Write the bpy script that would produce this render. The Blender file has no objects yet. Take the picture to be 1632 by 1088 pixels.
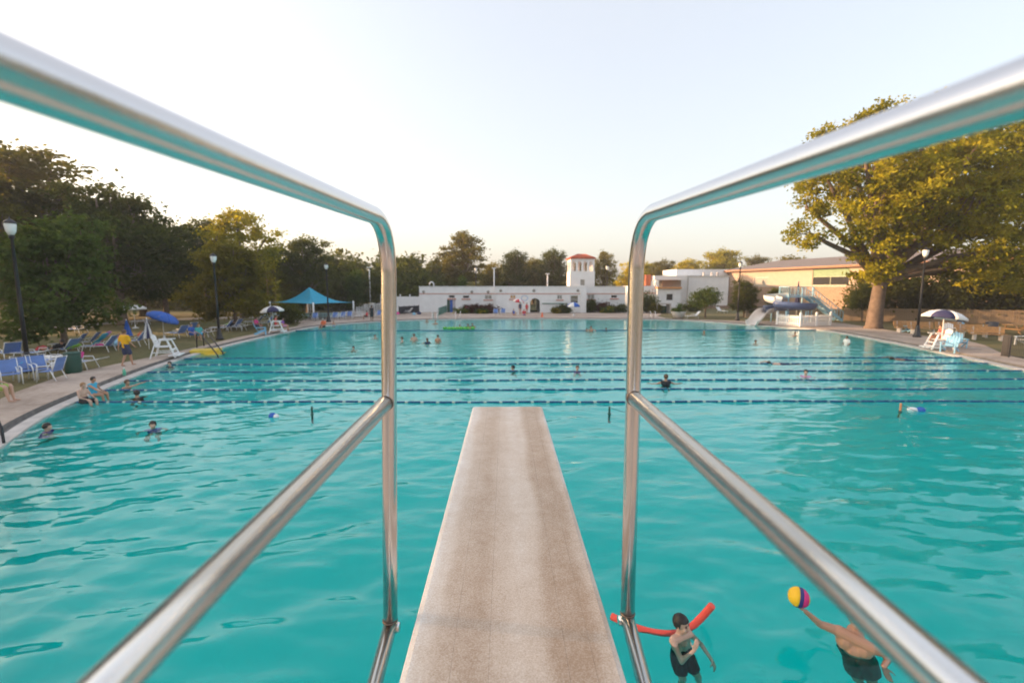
import bpy, bmesh, math, random
import numpy as np
from mathutils import Vector, Matrix, Euler
from mathutils.geometry import tessellate_polygon

R = math.radians
rng = random.Random(7)
nrng = np.random.default_rng(11)
SC = bpy.context.scene
COL = SC.collection

# ------------------------------------------------------------------ camera, sky, sun, exposure
CAMH = 3.9
cam_data = bpy.data.cameras.new('camera')
cam = bpy.data.objects.new('camera', cam_data)
COL.objects.link(cam)
cam.location = (0, 0, CAMH)
cam.rotation_euler = Euler((R(90 - 6.84), 0, R(-0.87)), 'XYZ')
FPX = 725.0
cam_data.sensor_width = 36
cam_data.lens = FPX / 1632 * 36
cam_data.clip_start = 0.02
cam_data.clip_end = 3000
cam_data.dof.use_dof = True
cam_data.dof.focus_distance = 1.7
cam_data.dof.aperture_fstop = 2.8
SC.camera = cam

SUN_EL, SUN_AZ = 10.0, 9.0          # SUN_AZ: degrees forward (+Y) of due left (-X)
sun_dir = Vector((-math.cos(R(SUN_AZ)) * math.cos(R(SUN_EL)), math.sin(R(SUN_AZ)) * math.cos(R(SUN_EL)), math.sin(R(SUN_EL))))
world = bpy.data.worlds.new('World')
SC.world = world
world.use_nodes = True
wn, wl = world.node_tree.nodes, world.node_tree.links
wn.clear()
sky = wn.new('ShaderNodeTexSky')
sky.sky_type = 'NISHITA'
sky.sun_disc = False
sky.sun_elevation = R(SUN_EL)
sky.sun_rotation = math.atan2(sun_dir.x, sun_dir.y)
sky.air_density = 1.0
sky.dust_density = 4.0
sky.ozone_density = 1.0
hazemix = wn.new('ShaderNodeMix')
hazemix.data_type = 'RGBA'
hazemix.inputs['Factor'].default_value = 0.25
hazemix.inputs['B'].default_value = (6.9, 6.75, 6.85, 1)     # even milky summer haze over the whole sky
bg = wn.new('ShaderNodeBackground')
bg.inputs['Strength'].default_value = 0.15
wout = wn.new('ShaderNodeOutputWorld')
wl.new(sky.outputs[0], hazemix.inputs['A'])
wl.new(hazemix.outputs['Result'], bg.inputs['Color'])
wl.new(bg.outputs[0], wout.inputs['Surface'])

sun_data = bpy.data.lights.new('sun', 'SUN')
sun_data.energy = 5.0
sun_data.angle = R(0.6)
sun_data.color = (1.0, 0.60, 0.31)
sun = bpy.data.objects.new('sun', sun_data)
COL.objects.link(sun)
sun.rotation_euler = (-sun_dir).to_track_quat('-Z', 'Y').to_euler()

SC.view_settings.view_transform = 'Standard'
SC.view_settings.look = 'None'
SC.view_settings.exposure = 1.15
SC.view_settings.gamma = 1.0
SC.render.engine = 'CYCLES'
SC.cycles.use_denoising = True
SC.cycles.max_bounces = 10
SC.cycles.transmission_bounces = 6
SC.cycles.transparent_max_bounces = 8
SC.cycles.blur_glossy = 0.5
SC.cycles.sample_clamp_indirect = 8

# ------------------------------------------------------------------ pixel helpers (photograph is 1632 x 1088)
CM = Matrix.LocRotScale(cam.location, cam.rotation_euler, None)
def ray(px, py):
    return (CM.to_3x3() @ Vector(((px - 816) / FPX, -(py - 544) / FPX, -1)))
def P(px, py, z=0.15):
    d = ray(px, py); k = (z - CAMH) / d.z
    return Vector((d.x * k, d.y * k, z))
def PX(px, py, x):
    d = ray(px, py); k = x / d.x
    return Vector((x, d.y * k, CAMH + d.z * k))
def PY(px, py, Y):
    d = ray(px, py); k = Y / d.y
    return Vector((d.x * k, Y, CAMH + d.z * k))

# ------------------------------------------------------------------ materials
MATS = {}
def mat(name, col, rough=0.6, metal=0.0, var=0.12, vscale=3.0, bump=0.0, bscale=40.0, spec=0.5, aniso=0.0):
    if name in MATS: return MATS[name]
    m = bpy.data.materials.new(name); m.use_nodes = True
    n, l = m.node_tree.nodes, m.node_tree.links
    b = n['Principled BSDF']
    b.inputs['Roughness'].default_value = rough
    b.inputs['Metallic'].default_value = metal
    b.inputs['Specular IOR Level'].default_value = spec
    if aniso: b.inputs['Anisotropic'].default_value = aniso
    tc = n.new('ShaderNodeTexCoord')
    nz = n.new('ShaderNodeTexNoise'); nz.inputs['Scale'].default_value = vscale; nz.inputs['Detail'].default_value = 5
    l.new(tc.outputs['Object'], nz.inputs['Vector'])
    cr = n.new('ShaderNodeValToRGB')
    c0 = [max(0, c * (1 - var)) for c in col]; c1 = [min(1, c * (1 + var)) for c in col]
    cr.color_ramp.elements[0].position = 0.3; cr.color_ramp.elements[1].position = 0.7
    cr.color_ramp.elements[0].color = (*c0, 1); cr.color_ramp.elements[1].color = (*c1, 1)
    l.new(nz.outputs['Fac'], cr.inputs['Fac']); l.new(cr.outputs['Color'], b.inputs['Base Color'])
    if bump:
        nb = n.new('ShaderNodeTexNoise'); nb.inputs['Scale'].default_value = bscale; nb.inputs['Detail'].default_value = 4
        l.new(tc.outputs['Object'], nb.inputs['Vector'])
        bp = n.new('ShaderNodeBump'); bp.inputs['Strength'].default_value = bump; bp.inputs['Distance'].default_value = 0.02
        l.new(nb.outputs['Fac'], bp.inputs['Height']); l.new(bp.outputs['Normal'], b.inputs['Normal'])
    MATS[name] = m
    return m

def leaf_mat(name, dark, light, trans):
    m = bpy.data.materials.new(name); m.use_nodes = True
    n, l = m.node_tree.nodes, m.node_tree.links
    n.clear()
    out = n.new('ShaderNodeOutputMaterial')
    tc = n.new('ShaderNodeTexCoord')
    nz = n.new('ShaderNodeTexNoise'); nz.inputs['Scale'].default_value = 0.55; nz.inputs['Detail'].default_value = 6
    l.new(tc.outputs['Object'], nz.inputs['Vector'])
    oi = n.new('ShaderNodeObjectInfo')
    ad = n.new('ShaderNodeMath'); ad.operation = 'MULTIPLY_ADD'; ad.inputs[1].default_value = 0.3
    l.new(oi.outputs['Random'], ad.inputs[0]); l.new(nz.outputs['Fac'], ad.inputs[2])
    cr = n.new('ShaderNodeValToRGB')
    cr.color_ramp.elements[0].position = 0.4; cr.color_ramp.elements[1].position = 0.9
    cr.color_ramp.elements[0].color = (*dark, 1); cr.color_ramp.elements[1].color = (*light, 1)
    l.new(ad.outputs[0], cr.inputs['Fac'])
    df = n.new('ShaderNodeBsdfDiffuse'); tr = n.new('ShaderNodeBsdfTranslucent'); mx = n.new('ShaderNodeMixShader')
    mx.inputs[0].default_value = trans
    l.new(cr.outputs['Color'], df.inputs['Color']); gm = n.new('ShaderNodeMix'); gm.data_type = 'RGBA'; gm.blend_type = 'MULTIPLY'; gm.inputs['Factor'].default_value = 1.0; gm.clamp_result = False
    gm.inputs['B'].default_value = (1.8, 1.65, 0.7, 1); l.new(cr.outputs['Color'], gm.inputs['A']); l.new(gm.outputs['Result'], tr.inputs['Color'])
    l.new(df.outputs[0], mx.inputs[1]); l.new(tr.outputs[0], mx.inputs[2]); l.new(mx.outputs[0], out.inputs['Surface'])
    MATS[name] = m
    return m
leaf_mat('leaf_dark', (0.038, 0.054, 0.016), (0.095, 0.108, 0.030), 0.5)
leaf_mat('leaf_olive', (0.058, 0.066, 0.017), (0.165, 0.145, 0.032), 0.5)
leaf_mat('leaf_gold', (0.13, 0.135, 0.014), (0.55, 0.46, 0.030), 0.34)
leaf_mat('leaf_maple', (0.042, 0.072, 0.024), (0.095, 0.130, 0.040), 0.38)
leaf_mat('leaf_fresh', (0.05, 0.085, 0.02), (0.12, 0.16, 0.035), 0.42)
leaf_mat('flower_yellow', (0.35, 0.28, 0.02), (0.55, 0.42, 0.03), 0.2)
leaf_mat('flower_pink', (0.20, 0.05, 0.07), (0.36, 0.10, 0.12), 0.2)
leaf_mat('leaf_maroon', (0.05, 0.025, 0.022), (0.12, 0.05, 0.035), 0.3)

BARK = mat('bark', (0.16, 0.115, 0.08), 0.9, var=0.35, vscale=4, bump=0.8, bscale=9)
WHITE = mat('white_paint', (0.78, 0.78, 0.78), 0.5, var=0.04)
STUCCO = mat('white_stucco', (0.80, 0.80, 0.80), 0.85, var=0.05, vscale=1.2, bump=0.25, bscale=60)
PINK = mat('pink_trim', (0.55, 0.26, 0.20), 0.7, var=0.1)
ROOFTILE = mat('red_roof_tile', (0.45, 0.10, 0.05), 0.75, var=0.25, vscale=5)
DARKGLASS = mat('dark_glass', (0.030, 0.030, 0.032), 0.12, var=0.1)
PALEGLASS = mat('pale_blind', (0.30, 0.29, 0.26), 0.3, var=0.15)
TAN = mat('tan_siding', (0.44, 0.33, 0.27), 0.8, var=0.06, vscale=1.5)
BRICKM = mat('brown_brick', (0.30, 0.21, 0.15), 0.9, var=0.3, vscale=6, bump=0.4, bscale=14)
FASCIA = mat('brown_fascia', (0.24, 0.13, 0.09), 0.7)
ROOFGREY = mat('grey_roof', (0.16, 0.14, 0.14), 0.85, var=0.15)
BLACKM = mat('black_metal', (0.018, 0.018, 0.022), 0.45, var=0.1)
LAMPGLASS = mat('lamp_glass', (0.82, 0.82, 0.80), 0.2, var=0.03)
CONC = mat('pale_concrete', (0.50, 0.46, 0.43), 0.85, var=0.15, vscale=2, bump=0.2)
GUTTER = mat('gutter_grey', (0.17, 0.16, 0.15), 0.8, var=0.25, vscale=4)
WOOD = mat('bench_wood', (0.46, 0.25, 0.10), 0.6, var=0.2, vscale=8)
FENCEWOOD = mat('fence_wood', (0.30, 0.22, 0.15), 0.8, var=0.2, vscale=6)
SLING = mat('blue_sling', (0.13, 0.22, 0.48), 0.7)
LBLUE = mat('light_blue_plastic', (0.22, 0.47, 0.66), 0.45)
NAVY = mat('navy_fabric', (0.030, 0.030, 0.09), 0.8)
BLUEF = mat('blue_fabric', (0.035, 0.12, 0.45), 0.8)
WHITEF = mat('white_fabric', (0.76, 0.74, 0.72), 0.8, var=0.04)
REDF = mat('red_fabric', (0.58, 0.06, 0.07), 0.8)
TEAL = mat('teal_canopy', (0.010, 0.30, 0.46), 0.75, var=0.06)
SLIDEBLUE = mat('slide_blue', (0.10, 0.14, 0.28), 0.35)
STAIRBLUE = mat('stair_blue', (0.36, 0.62, 0.77), 0.5)
BEIGE = mat('beige_plastic', (0.74, 0.70, 0.66), 0.4, var=0.05)
YELLOW = mat('yellow_plastic', (0.70, 0.50, 0.05), 0.5)
GREENP = mat('dark_green_plastic', (0.020, 0.075, 0.055), 0.5)
GREENM = mat('green_railing', (0.04, 0.16, 0.13), 0.5)
PURPLE = mat('purple_cloth', (0.25, 0.08, 0.35), 0.8)
MAGENTA = mat('magenta_cloth', (0.62, 0.05, 0.25), 0.8)
PINKC = mat('pink_cloth', (0.70, 0.30, 0.52), 0.8)
AQUAC = mat('aqua_cloth', (0.05, 0.42, 0.62), 0.8)
LIME = mat('lime_cloth', (0.35, 0.70, 0.10), 0.8)
BLACKC = mat('black_cloth', (0.020, 0.020, 0.026), 0.75)
NAVYC = mat('navy_cloth', (0.035, 0.045, 0.10), 0.8)
YELLOWC = mat('yellow_shirt', (0.80, 0.42, 0.012), 0.85)
ORANGEC = mat('orange_cloth', (0.80, 0.16, 0.06), 0.8)
GREENF = mat('green_float', (0.10, 0.42, 0.05), 0.5)
NOODLE = mat('red_foam', (0.80, 0.085, 0.055), 0.65, var=0.05, bump=0.15, bscale=150)
SKIN = mat('skin', (0.56, 0.34, 0.25), 0.36, var=0.05)
SKIN2 = mat('skin_tan', (0.46, 0.24, 0.15), 0.36, var=0.06)
SKIN3 = mat('skin_brown', (0.22, 0.11, 0.07), 0.5, var=0.06)
HAIRD = mat('dark_hair', (0.022, 0.014, 0.011), 0.5, var=0.3, vscale=30)
HAIRB = mat('brown_hair', (0.10, 0.05, 0.025), 0.5, var=0.3, vscale=30)
HAIRL = mat('blond_hair', (0.32, 0.17, 0.07), 0.55, var=0.3, vscale=30)
ROPEBLUE = mat('rope_blue', (0.012, 0.065, 0.17), 0.5)
ROPEWHITE = mat('rope_white', (0.50, 0.50, 0.45), 0.6)
BALLY = mat('ball_yellow', (0.80, 0.46, 0.01), 0.55)
BALLN = mat('ball_navy', (0.03, 0.03, 0.16), 0.55)
BALLP = mat('ball_pink', (0.66, 0.02, 0.17), 0.55)

# ------------------------------------------------------------------ mesh builder
class MB:
    def __init__(s): s.v = []; s.f = []; s.sm = []
    def add(s, vs, fs, smooth=False):
        o = len(s.v); s.v += [tuple(x) for x in vs]
        for f in fs: s.f.append(tuple(i + o for i in f)); s.sm.append(smooth)
        return s
    def box(s, c, d, rz=0, rot=None):
        m = rot if rot is not None else Matrix.Rotation(rz, 3, 'Z')
        c = Vector(c); h = Vector(d) / 2
        vs = [c + m @ Vector((x * h.x, y * h.y, z * h.z)) for z in (-1, 1) for y in (-1, 1) for x in (-1, 1)]
        return s.add(vs, [(0, 2, 3, 1), (4, 5, 7, 6), (0, 1, 5, 4), (2, 6, 7, 3), (0, 4, 6, 2), (1, 3, 7, 5)])
    def bar(s, a, b, w, t=None):
        a, b = Vector(a), Vector(b); d = b - a
        q = d.to_track_quat('Z', 'Y').to_matrix()
        return s.box((a + b) / 2, (w, t or w, d.length), rot=q)
    def tube(s, pts, r, n=8, cap=True):
        pts = [Vector(p) for p in pts]; k = len(pts)
        rs = r if isinstance(r, (list, tuple)) else [r] * k
        vs = []; x = None
        for i, p in enumerate(pts):
            t = (pts[min(i + 1, k - 1)] - pts[max(i - 1, 0)]).normalized()
            if x is None: x = t.cross(Vector((0.0123, 0.0234, 1)) if abs(t.z) < 0.9 else Vector((0, 1, 0.02)))
            x = (x - t * x.dot(t)).normalized(); y = t.cross(x)
            for j in range(n):
                a = 2 * math.pi * j / n
                vs.append(p + (x * math.cos(a) + y * math.sin(a)) * rs[i])
        fs = [(i * n + j, i * n + (j + 1) % n, (i + 1) * n + (j + 1) % n, (i + 1) * n + j) for i in range(k - 1) for j in range(n)]
        s.add(vs, fs, True)
        if cap:
            o = len(s.v) - k * n
            s.f.append(tuple(o + j for j in reversed(range(n)))); s.sm.append(False)
            s.f.append(tuple(o + (k - 1) * n + j for j in range(n))); s.sm.append(False)
        return s
    def lathe(s, prof, n=16, c=(0, 0, 0), smooth=True):
        c = Vector(c); vs = []; k = len(prof)
        for r, z in prof:
            for j in range(n):
                a = 2 * math.pi * j / n
                vs.append(c + Vector((r * math.cos(a), r * math.sin(a), z)))
        fs = [(i * n + j, i * n + (j + 1) % n, (i + 1) * n + (j + 1) % n, (i + 1) * n + j) for i in range(k - 1) for j in range(n)]
        if prof[0][0] > 1e-4: fs.append(tuple(reversed(range(n))))
        if prof[-1][0] > 1e-4: fs.append(tuple((k - 1) * n + j for j in range(n)))
        return s.add(vs, fs, smooth)
    def ball(s, c, r, n=12, m=8, rot=None):
        r = r if isinstance(r, (tuple, list)) else (r, r, r); c = Vector(c)
        vs = []
        for i in range(m + 1):
            t = math.pi * i / m
            for j in range(n):
                a = 2 * math.pi * j / n
                p = Vector((r[0] * math.sin(t) * math.cos(a), r[1] * math.sin(t) * math.sin(a), r[2] * math.cos(t)))
                vs.append(c + (rot @ p if rot is not None else p))
        fs = [(i * n + j, (i + 1) * n + j, (i + 1) * n + (j + 1) % n, i * n + (j + 1) % n) for i in range(m) for j in range(n)]
        return s.add(vs, fs, True)
    def capsule(s, a, b, ra, rb, n=10):
        a, b = Vector(a), Vector(b)
        s.tube([a, b], [ra, rb], n); s.ball(a, ra, n, 8); s.ball(b, rb, n, 8)
        return s
    def prism(s, poly, y0, y1):
        """poly of (x, z), extruded along y"""
        k = len(poly); vs = [(x, y0, z) for x, z in poly] + [(x, y1, z) for x, z in poly]
        fs = [(i, (i + 1) % k, k + (i + 1) % k, k + i) for i in range(k)]
        tri = tessellate_polygon([[Vector((x, z, 0)) for x, z in poly]])
        fs += [tuple(t) for t in tri] + [tuple(k + i for i in reversed(t)) for t in tri]
        return s.add(vs, fs)
    def mesh(s, name, m):
        me = bpy.data.meshes.new(name)
        me.from_pydata(s.v, [], s.f); me.validate()
        if len(me.polygons) == len(s.sm): me.polygons.foreach_set('use_smooth', s.sm)
        bm = bmesh.new(); bm.from_mesh(me); bmesh.ops.recalc_face_normals(bm, faces=bm.faces); bm.to_mesh(me); bm.free()
        if m: me.materials.append(m)
        return me
    def build(s, name, m, parent=None, bevel=0.0):
        return link(name, s.mesh(name, m), parent, bevel)

def link(name, me, parent=None, bevel=0.0, loc=None, rz=None):
    o = bpy.data.objects.new(name, me); COL.objects.link(o)
    if parent is not None: o.parent = parent
    if loc is not None: o.location = loc
    if rz is not None: o.rotation_euler = (0, 0, rz)
    if bevel:
        b = o.modifiers.new('bevel', 'BEVEL'); b.width = bevel; b.segments = 2; b.limit_method = 'ANGLE'
    return o
def thing(name, label, cat, loc=(0, 0, 0), rz=0.0, group=None, scale=None):
    o = bpy.data.objects.new(name, None); COL.objects.link(o)
    o.empty_display_size = 0.2
    o.location = loc; o.rotation_euler = (0, 0, rz)
    if scale: o.scale = scale if isinstance(scale, (tuple, list)) else (scale,) * 3
    tag(o, label, cat, group)
    return o
def tag(o, label=None, cat=None, group=None, kind=None):
    if label: o['label'] = label
    if cat: o['category'] = cat
    if group: o['group'] = group
    if kind: o['kind'] = kind
    return o
def dup(root, loc, rz=0.0, label=None, group=None, scale=None):
    r = root.copy(); COL.objects.link(r); r.location = loc; r.rotation_euler = (0, 0, rz)
    if scale: r.scale = scale if isinstance(scale, (tuple, list)) else (scale,) * 3
    if label: r['label'] = label
    if group: r['group'] = group
    for ch in list(root.children):
        c = ch.copy(); COL.objects.link(c); c.parent = r
        for g in list(ch.children):
            d = g.copy(); COL.objects.link(d); d.parent = c
    return r
def setmat(o, m):
    o.material_slots[0].link = 'OBJECT'; o.material_slots[0].material = m

# ================================================================== SETTING: pool, deck, ground
def catmull(pts, sub):
    n = len(pts); out = []
    for i in range(n):
        p0, p1, p2, p3 = (Vector(pts[(i + k - 1) % n]) for k in range(4))
        for j in range(sub):
            t = j / sub
            out.append(0.5 * ((2 * p1) + (p2 - p0) * t + (2 * p0 - 5 * p1 + 4 * p2 - p3) * t * t + (3 * p1 - p0 - 3 * p2 + p3) * t ** 3))
    return out
pix = [(0, 716), (110, 647), (270, 580), (360, 553), (440, 534), (515, 520), (600, 513.5), (690, 510)]
ctl = [(-5.2, 0.7), (-7.4, 3.2), (-9.8, 6.8)] + [P(x, y, 0).xy[:] for x, y in pix]
ctl += [P(780, 509, 0).xy[:], P(900, 509, 0).xy[:], P(1000, 509.5, 0).xy[:], P(1090, 511, 0).xy[:]]
ctl += [P(x, y, 0).xy[:] for x, y in [(1190, 518), (1300, 526), (1400, 543), (1518, 567), (1632, 592)]]
ctl += [(23.0, 15.5), (20.0, 9.5), (16.0, 4.2), (12.0, 1.2), (8, 0.5), (0, 0.5)]
POOL = [Vector((p[0], p[1])) for p in catmull([(x, y, 0) for x, y in ctl], 7)]
def signed_area(pl): return 0.5 * sum(pl[i].x * pl[(i + 1) % len(pl)].y - pl[(i + 1) % len(pl)].x * pl[i].y for i in range(len(pl)))
if signed_area(POOL) < 0: POOL.reverse()
def offset(pl, d):
    n = len(pl); out = []
    for i in range(n):
        t = (pl[(i + 1) % n] - pl[i - 1]).normalized()
        out.append(pl[i] + Vector((t.y, -t.x)) * d)
    return out
PARR = np.array([p[:] for p in POOL])
def inside_pool(X, Y, poly=PARR):
    ins = np.zeros(X.shape, bool); n = len(poly)
    for i in range(n):
        x0, y0 = poly[i]; x1, y1 = poly[(i + 1) % n]
        c = ((y0 > Y) != (y1 > Y))
        with np.errstate(divide='ignore', invalid='ignore'):
            xi = (x1 - x0) * (Y - y0) / (y1 - y0 + 1e-12) + x0
        ins ^= c & (X < xi)
    return ins
def ring(mb, a, za, b, zb):
    n = len(a)
    mb.add([(p.x, p.y, za) for p in a] + [(p.x, p.y, zb) for p in b], [(i, (i + 1) % n, n + (i + 1) % n, n + i) for i in range(n)])
def sheet(outer, hole, z):
    loops = [[Vector((p[0], p[1], 0)) for p in outer]] + ([[Vector((p[0], p[1], 0)) for p in hole]] if hole else [])
    flat = [p for l in loops for p in l]
    mb = MB(); mb.add([(p.x, p.y, z) for p in flat], [tuple(t) for t in tessellate_polygon(loops)])
    return mb

# --- ground materials
def ground_mat(name, cols, s1, s2, rough, bump, bscale, fine=0.5):
    m = bpy.data.materials.new(name); m.use_nodes = True
    n, l = m.node_tree.nodes, m.node_tree.links; b = n['Principled BSDF']; b.inputs['Roughness'].default_value = rough
    tc = n.new('ShaderNodeTexCoord')
    a = n.new('ShaderNodeTexNoise'); a.inputs['Scale'].default_value = s1; a.inputs['Detail'].default_value = 8; a.inputs['Roughness'].default_value = 0.65
    c = n.new('ShaderNodeTexNoise'); c.inputs['Scale'].default_value = s2; c.inputs['Detail'].default_value = 6
    for q in (a, c): l.new(tc.outputs['Object'], q.inputs['Vector'])
    mx = n.new('ShaderNodeMath'); mx.operation = 'MULTIPLY_ADD'; mx.inputs[1].default_value = fine
    sb = n.new('ShaderNodeMath'); sb.operation = 'SUBTRACT'; sb.inputs[1].default_value = 0.5
    l.new(c.outputs['Fac'], sb.inputs[0]); l.new(sb.outputs[0], mx.inputs[0]); l.new(a.outputs['Fac'], mx.inputs[2])
    cr = n.new('ShaderNodeValToRGB')
    cr.color_ramp.elements[0].position = 0.32; cr.color_ramp.elements[0].color = (*cols[0], 1)
    cr.color_ramp.elements[1].position = 0.68; cr.color_ramp.elements[1].color = (*cols[2], 1)
    e = cr.color_ramp.elements.new(0.5); e.color = (*cols[1], 1)
    l.new(mx.outputs[0], cr.inputs['Fac']); l.new(cr.outputs['Color'], b.inputs['Base Color'])
    bp = n.new('ShaderNodeBump'); bp.inputs['Strength'].default_value = bump; bp.inputs['Distance'].default_value = 0.03
    nb = n.new('ShaderNodeTexNoise'); nb.inputs['Scale'].default_value = bscale; nb.inputs['Detail'].default_value = 4
    l.new(tc.outputs['Object'], nb.inputs['Vector']); l.new(nb.outputs['Fac'], bp.inputs['Height']); l.new(bp.outputs['Normal'], b.inputs['Normal'])
    MATS[name] = m
    return m
GRASSM = ground_mat('lawn', ((0.075, 0.085, 0.022), (0.12, 0.105, 0.034), (0.17, 0.13, 0.05)), 0.12, 4.0, 0.95, 0.9, 25, 0.7)
DECKM = ground_mat('deck_concrete', ((0.27, 0.20, 0.155), (0.40, 0.315, 0.26), (0.50, 0.41, 0.34)), 0.35, 5.0, 0.75, 0.25, 30, 0.45)
PATHM = ground_mat('path_concrete', ((0.36, 0.33, 0.31), (0.44, 0.41, 0.38), (0.5, 0.47, 0.44)), 0.5, 6.0, 0.85, 0.2, 30)
FLOORM = ground_mat('pool_floor_paint', ((0.58, 0.80, 0.79), (0.64, 0.84, 0.83), (0.70, 0.88, 0.87)), 0.15, 1.4, 0.8, 0.0, 10, 0.25)

big = [(-190, -90), (190, -90), (190, 210), (-190, 210)]
o = sheet(big, offset(POOL, 0.7), 0.12).build('ground', GRASSM); tag(o, kind='structure')

gl = [(18, 627), (99, 598), (184, 580), (244, 568), (309, 554), (380, 537), (433, 526), (472, 520)]
deck_pts = [(-40, -14), (-13.5, 2)] + [P(-40, 655, .15).xy[:]] + [P(x, y, .15).xy[:] for x, y in gl]
deck_pts += [P(480, 514).xy[:], P(430, 508).xy[:], P(425, 504.5).xy[:], P(560, 496).xy[:], P(640, 494).xy[:]]
deck_pts += [PY(668, 490, 69).xy[:], PY(1030, 490, 69).xy[:], P(1062, 496).xy[:], P(1048, 503.5).xy[:], P(1062, 507).xy[:], P(1130, 509.5).xy[:], P(1185, 511.5).xy[:], P(1215, 511.5).xy[:]]
deck_pts += [P(x, y).xy[:] for x, y in [(1280, 511), (1345, 515), (1400, 523), (1480, 536), (1527, 539), (1570, 550), (1597, 563), (1640, 574)]]
deck_pts += [(30, 13), (26, 5), (26, -14)]
o = sheet(deck_pts, offset(POOL, 0.52), 0.15).build('pool_deck', DECKM); tag(o, kind='structure')
# coping: pale lip, dark gutter slot and riser up to the deck
mb = MB(); ring(mb, POOL, -0.02, POOL, 0.055); ring(mb, POOL, 0.055, offset(POOL, 0.32), 0.075)
o = mb.build('pool_coping', CONC); tag(o, kind='structure')
mb = MB(); ring(mb, offset(POOL, 0.318), 0.075, offset(POOL, 0.36), 0.01); ring(mb, offset(POOL, 0.36), 0.01, offset(POOL, 0.50), 0.02); ring(mb, offset(POOL, 0.50), 0.02, offset(POOL, 0.525), 0.153)
o = mb.build('pool_gutter', GUTTER); tag(o, kind='structure')
# basin
mb = MB(); ring(mb, POOL, -0.015, offset(POOL, -0.02), -1.3)
inner = offset(POOL, -0.02); c = Vector((4, 26))
def depth(p): return -1.3 - 2.2 * max(0.0, min(1.0, (17.0 - p.y) / 10.0))
n = len(inner)
lv = [inner] + [[p.lerp(c, q) for p in inner] for q in (0.04, 0.1, 0.2, 0.32, 0.46, 0.6, 0.75)]; m2 = lv[-1]
for a, b in zip(lv[:-1], lv[1:]):
    mb.add([(p.x, p.y, depth(p) if a is not inner else -1.3) for p in a] + [(p.x, p.y, depth(p)) for p in b], [(i, (i + 1) % n, n + (i + 1) % n, n + i) for i in range(n)], True)
mb.add([(p.x, p.y, depth(p)) for p in m2] + [(c.x, c.y, depth(c))], [(i, (i + 1) % n, n) for i in range(n)], True)
o = mb.build('pool_basin', FLOORM); tag(o, kind='structure')

# --- water: a real wave surface, finer near the diving board
def water_mat():
    m = bpy.data.materials.new('pool_water'); m.use_nodes = True
    n, l = m.node_tree.nodes, m.node_tree.links; n.clear()
    out = n.new('ShaderNodeOutputMaterial')
    g = n.new('ShaderNodeBsdfGlossy'); g.inputs['Roughness'].default_value = 0.03; g.inputs['Color'].default_value = (1, 1, 1, 1)
    r = n.new('ShaderNodeBsdfRefraction'); r.inputs['Roughness'].default_value = 0.0; r.inputs['IOR'].default_value = 1.33; r.inputs['Color'].default_value = (0.97, 1.0, 1.0, 1)
    fr = n.new('ShaderNodeFresnel'); fr.inputs['IOR'].default_value = 1.33
    mx = n.new('ShaderNodeMixShader')
    tc = n.new('ShaderNodeTexCoord')
    mp = n.new('ShaderNodeMapping'); mp.inputs['Scale'].default_value = (0.7, 1.5, 1)
    nz = n.new('ShaderNodeTexNoise'); nz.inputs['Scale'].default_value = 3.6; nz.inputs['Detail'].default_value = 2.0; nz.inputs['Roughness'].default_value = 0.25
    bp = n.new('ShaderNodeBump'); bp.inputs['Strength'].default_value = 0.26; bp.inputs['Distance'].default_value = 0.06
    l.new(tc.outputs['Object'], mp.inputs['Vector']); l.new(mp.outputs[0], nz.inputs['Vector']); l.new(nz.outputs['Fac'], bp.inputs['Height'])
    for q in (g, r, fr): l.new(bp.outputs['Normal'], q.inputs['Normal'])
    l.new(fr.outputs[0], mx.inputs[0]); l.new(r.outputs[0], mx.inputs[1]); l.new(g.outputs[0], mx.inputs[2]); l.new(mx.outputs[0], out.inputs['Surface'])
    va = n.new('ShaderNodeVolumeAbsorption'); va.inputs['Color'].default_value = (0.0, 0.965, 0.952, 1); va.inputs['Density'].default_value = 0.72
    l.new(va.outputs[0], out.inputs['Volume'])
    return m
xs = np.arange(PARR[:, 0].min() - 0.4, PARR[:, 0].max() + 0.4, 0.08)
ys = [PARR[:, 1].min() - 0.3]
while ys[-1] < PARR[:, 1].max() + 0.4: ys.append(ys[-1] + max(0.05, min(0.28, 0.0055 * ys[-1])))
ys = np.array(ys)
X, Y = np.meshgrid(xs, ys)
Z = np.zeros_like(X)
wr = np.random.default_rng(5)
warp = 0.5 * np.sin(X * 0.31 + 1.3) + 0.4 * np.sin(Y * 0.27 + X * 0.13)
calm = 0.36 + 0.88 / (1 + np.exp((Y - 9.0) / 2.6))
for k in range(64):
    lam = 0.27 * (2.2 / 0.27) ** wr.random()
    th = math.radians(90 + wr.normal(0, 33) + 18)
    ph = wr.random() * 6.28
    slope = 0.033 * (lam / 0.9) ** -0.05
    grp = 0.55 + 0.45 * np.sin(X * wr.uniform(.15, .5) + Y * wr.uniform(.15, .5) + wr.random() * 6.28)
    fade = np.clip(lam / np.maximum(0.08, np.gradient(ys)[:, None]) / 2.2 - 1, 0, 1)
    Z += calm * slope * lam / 6.283 * grp * fade * np.sin(6.283 / lam * (X * math.cos(th) + Y * math.sin(th) + warp * 0.6) + ph)
for q_, am in ((P(1083, 1013, 0), 0.010), (P(1345, 1020, 0), 0.012), (P(244, 681, 0), 0.012), (P(75, 686, 0), 0.012), (P(1061, 612, 0), 0.012), (P(1284, 599, 0), 0.012)):   # ripple rings round the nearer swimmers
    rd = np.hypot(X - q_.x, Y - q_.y); Z += am * np.exp(-rd / 0.75) * np.sin(6.283 * rd / 0.30)
NX, NY = len(xs), len(ys)
cx = (X[:-1, :-1] + X[1:, 1:]) / 2; cy = (Y[:-1, :-1] + Y[1:, 1:]) / 2
keep = inside_pool(cx, cy, np.array([p[:] for p in offset(POOL, 0.14)]))
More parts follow.
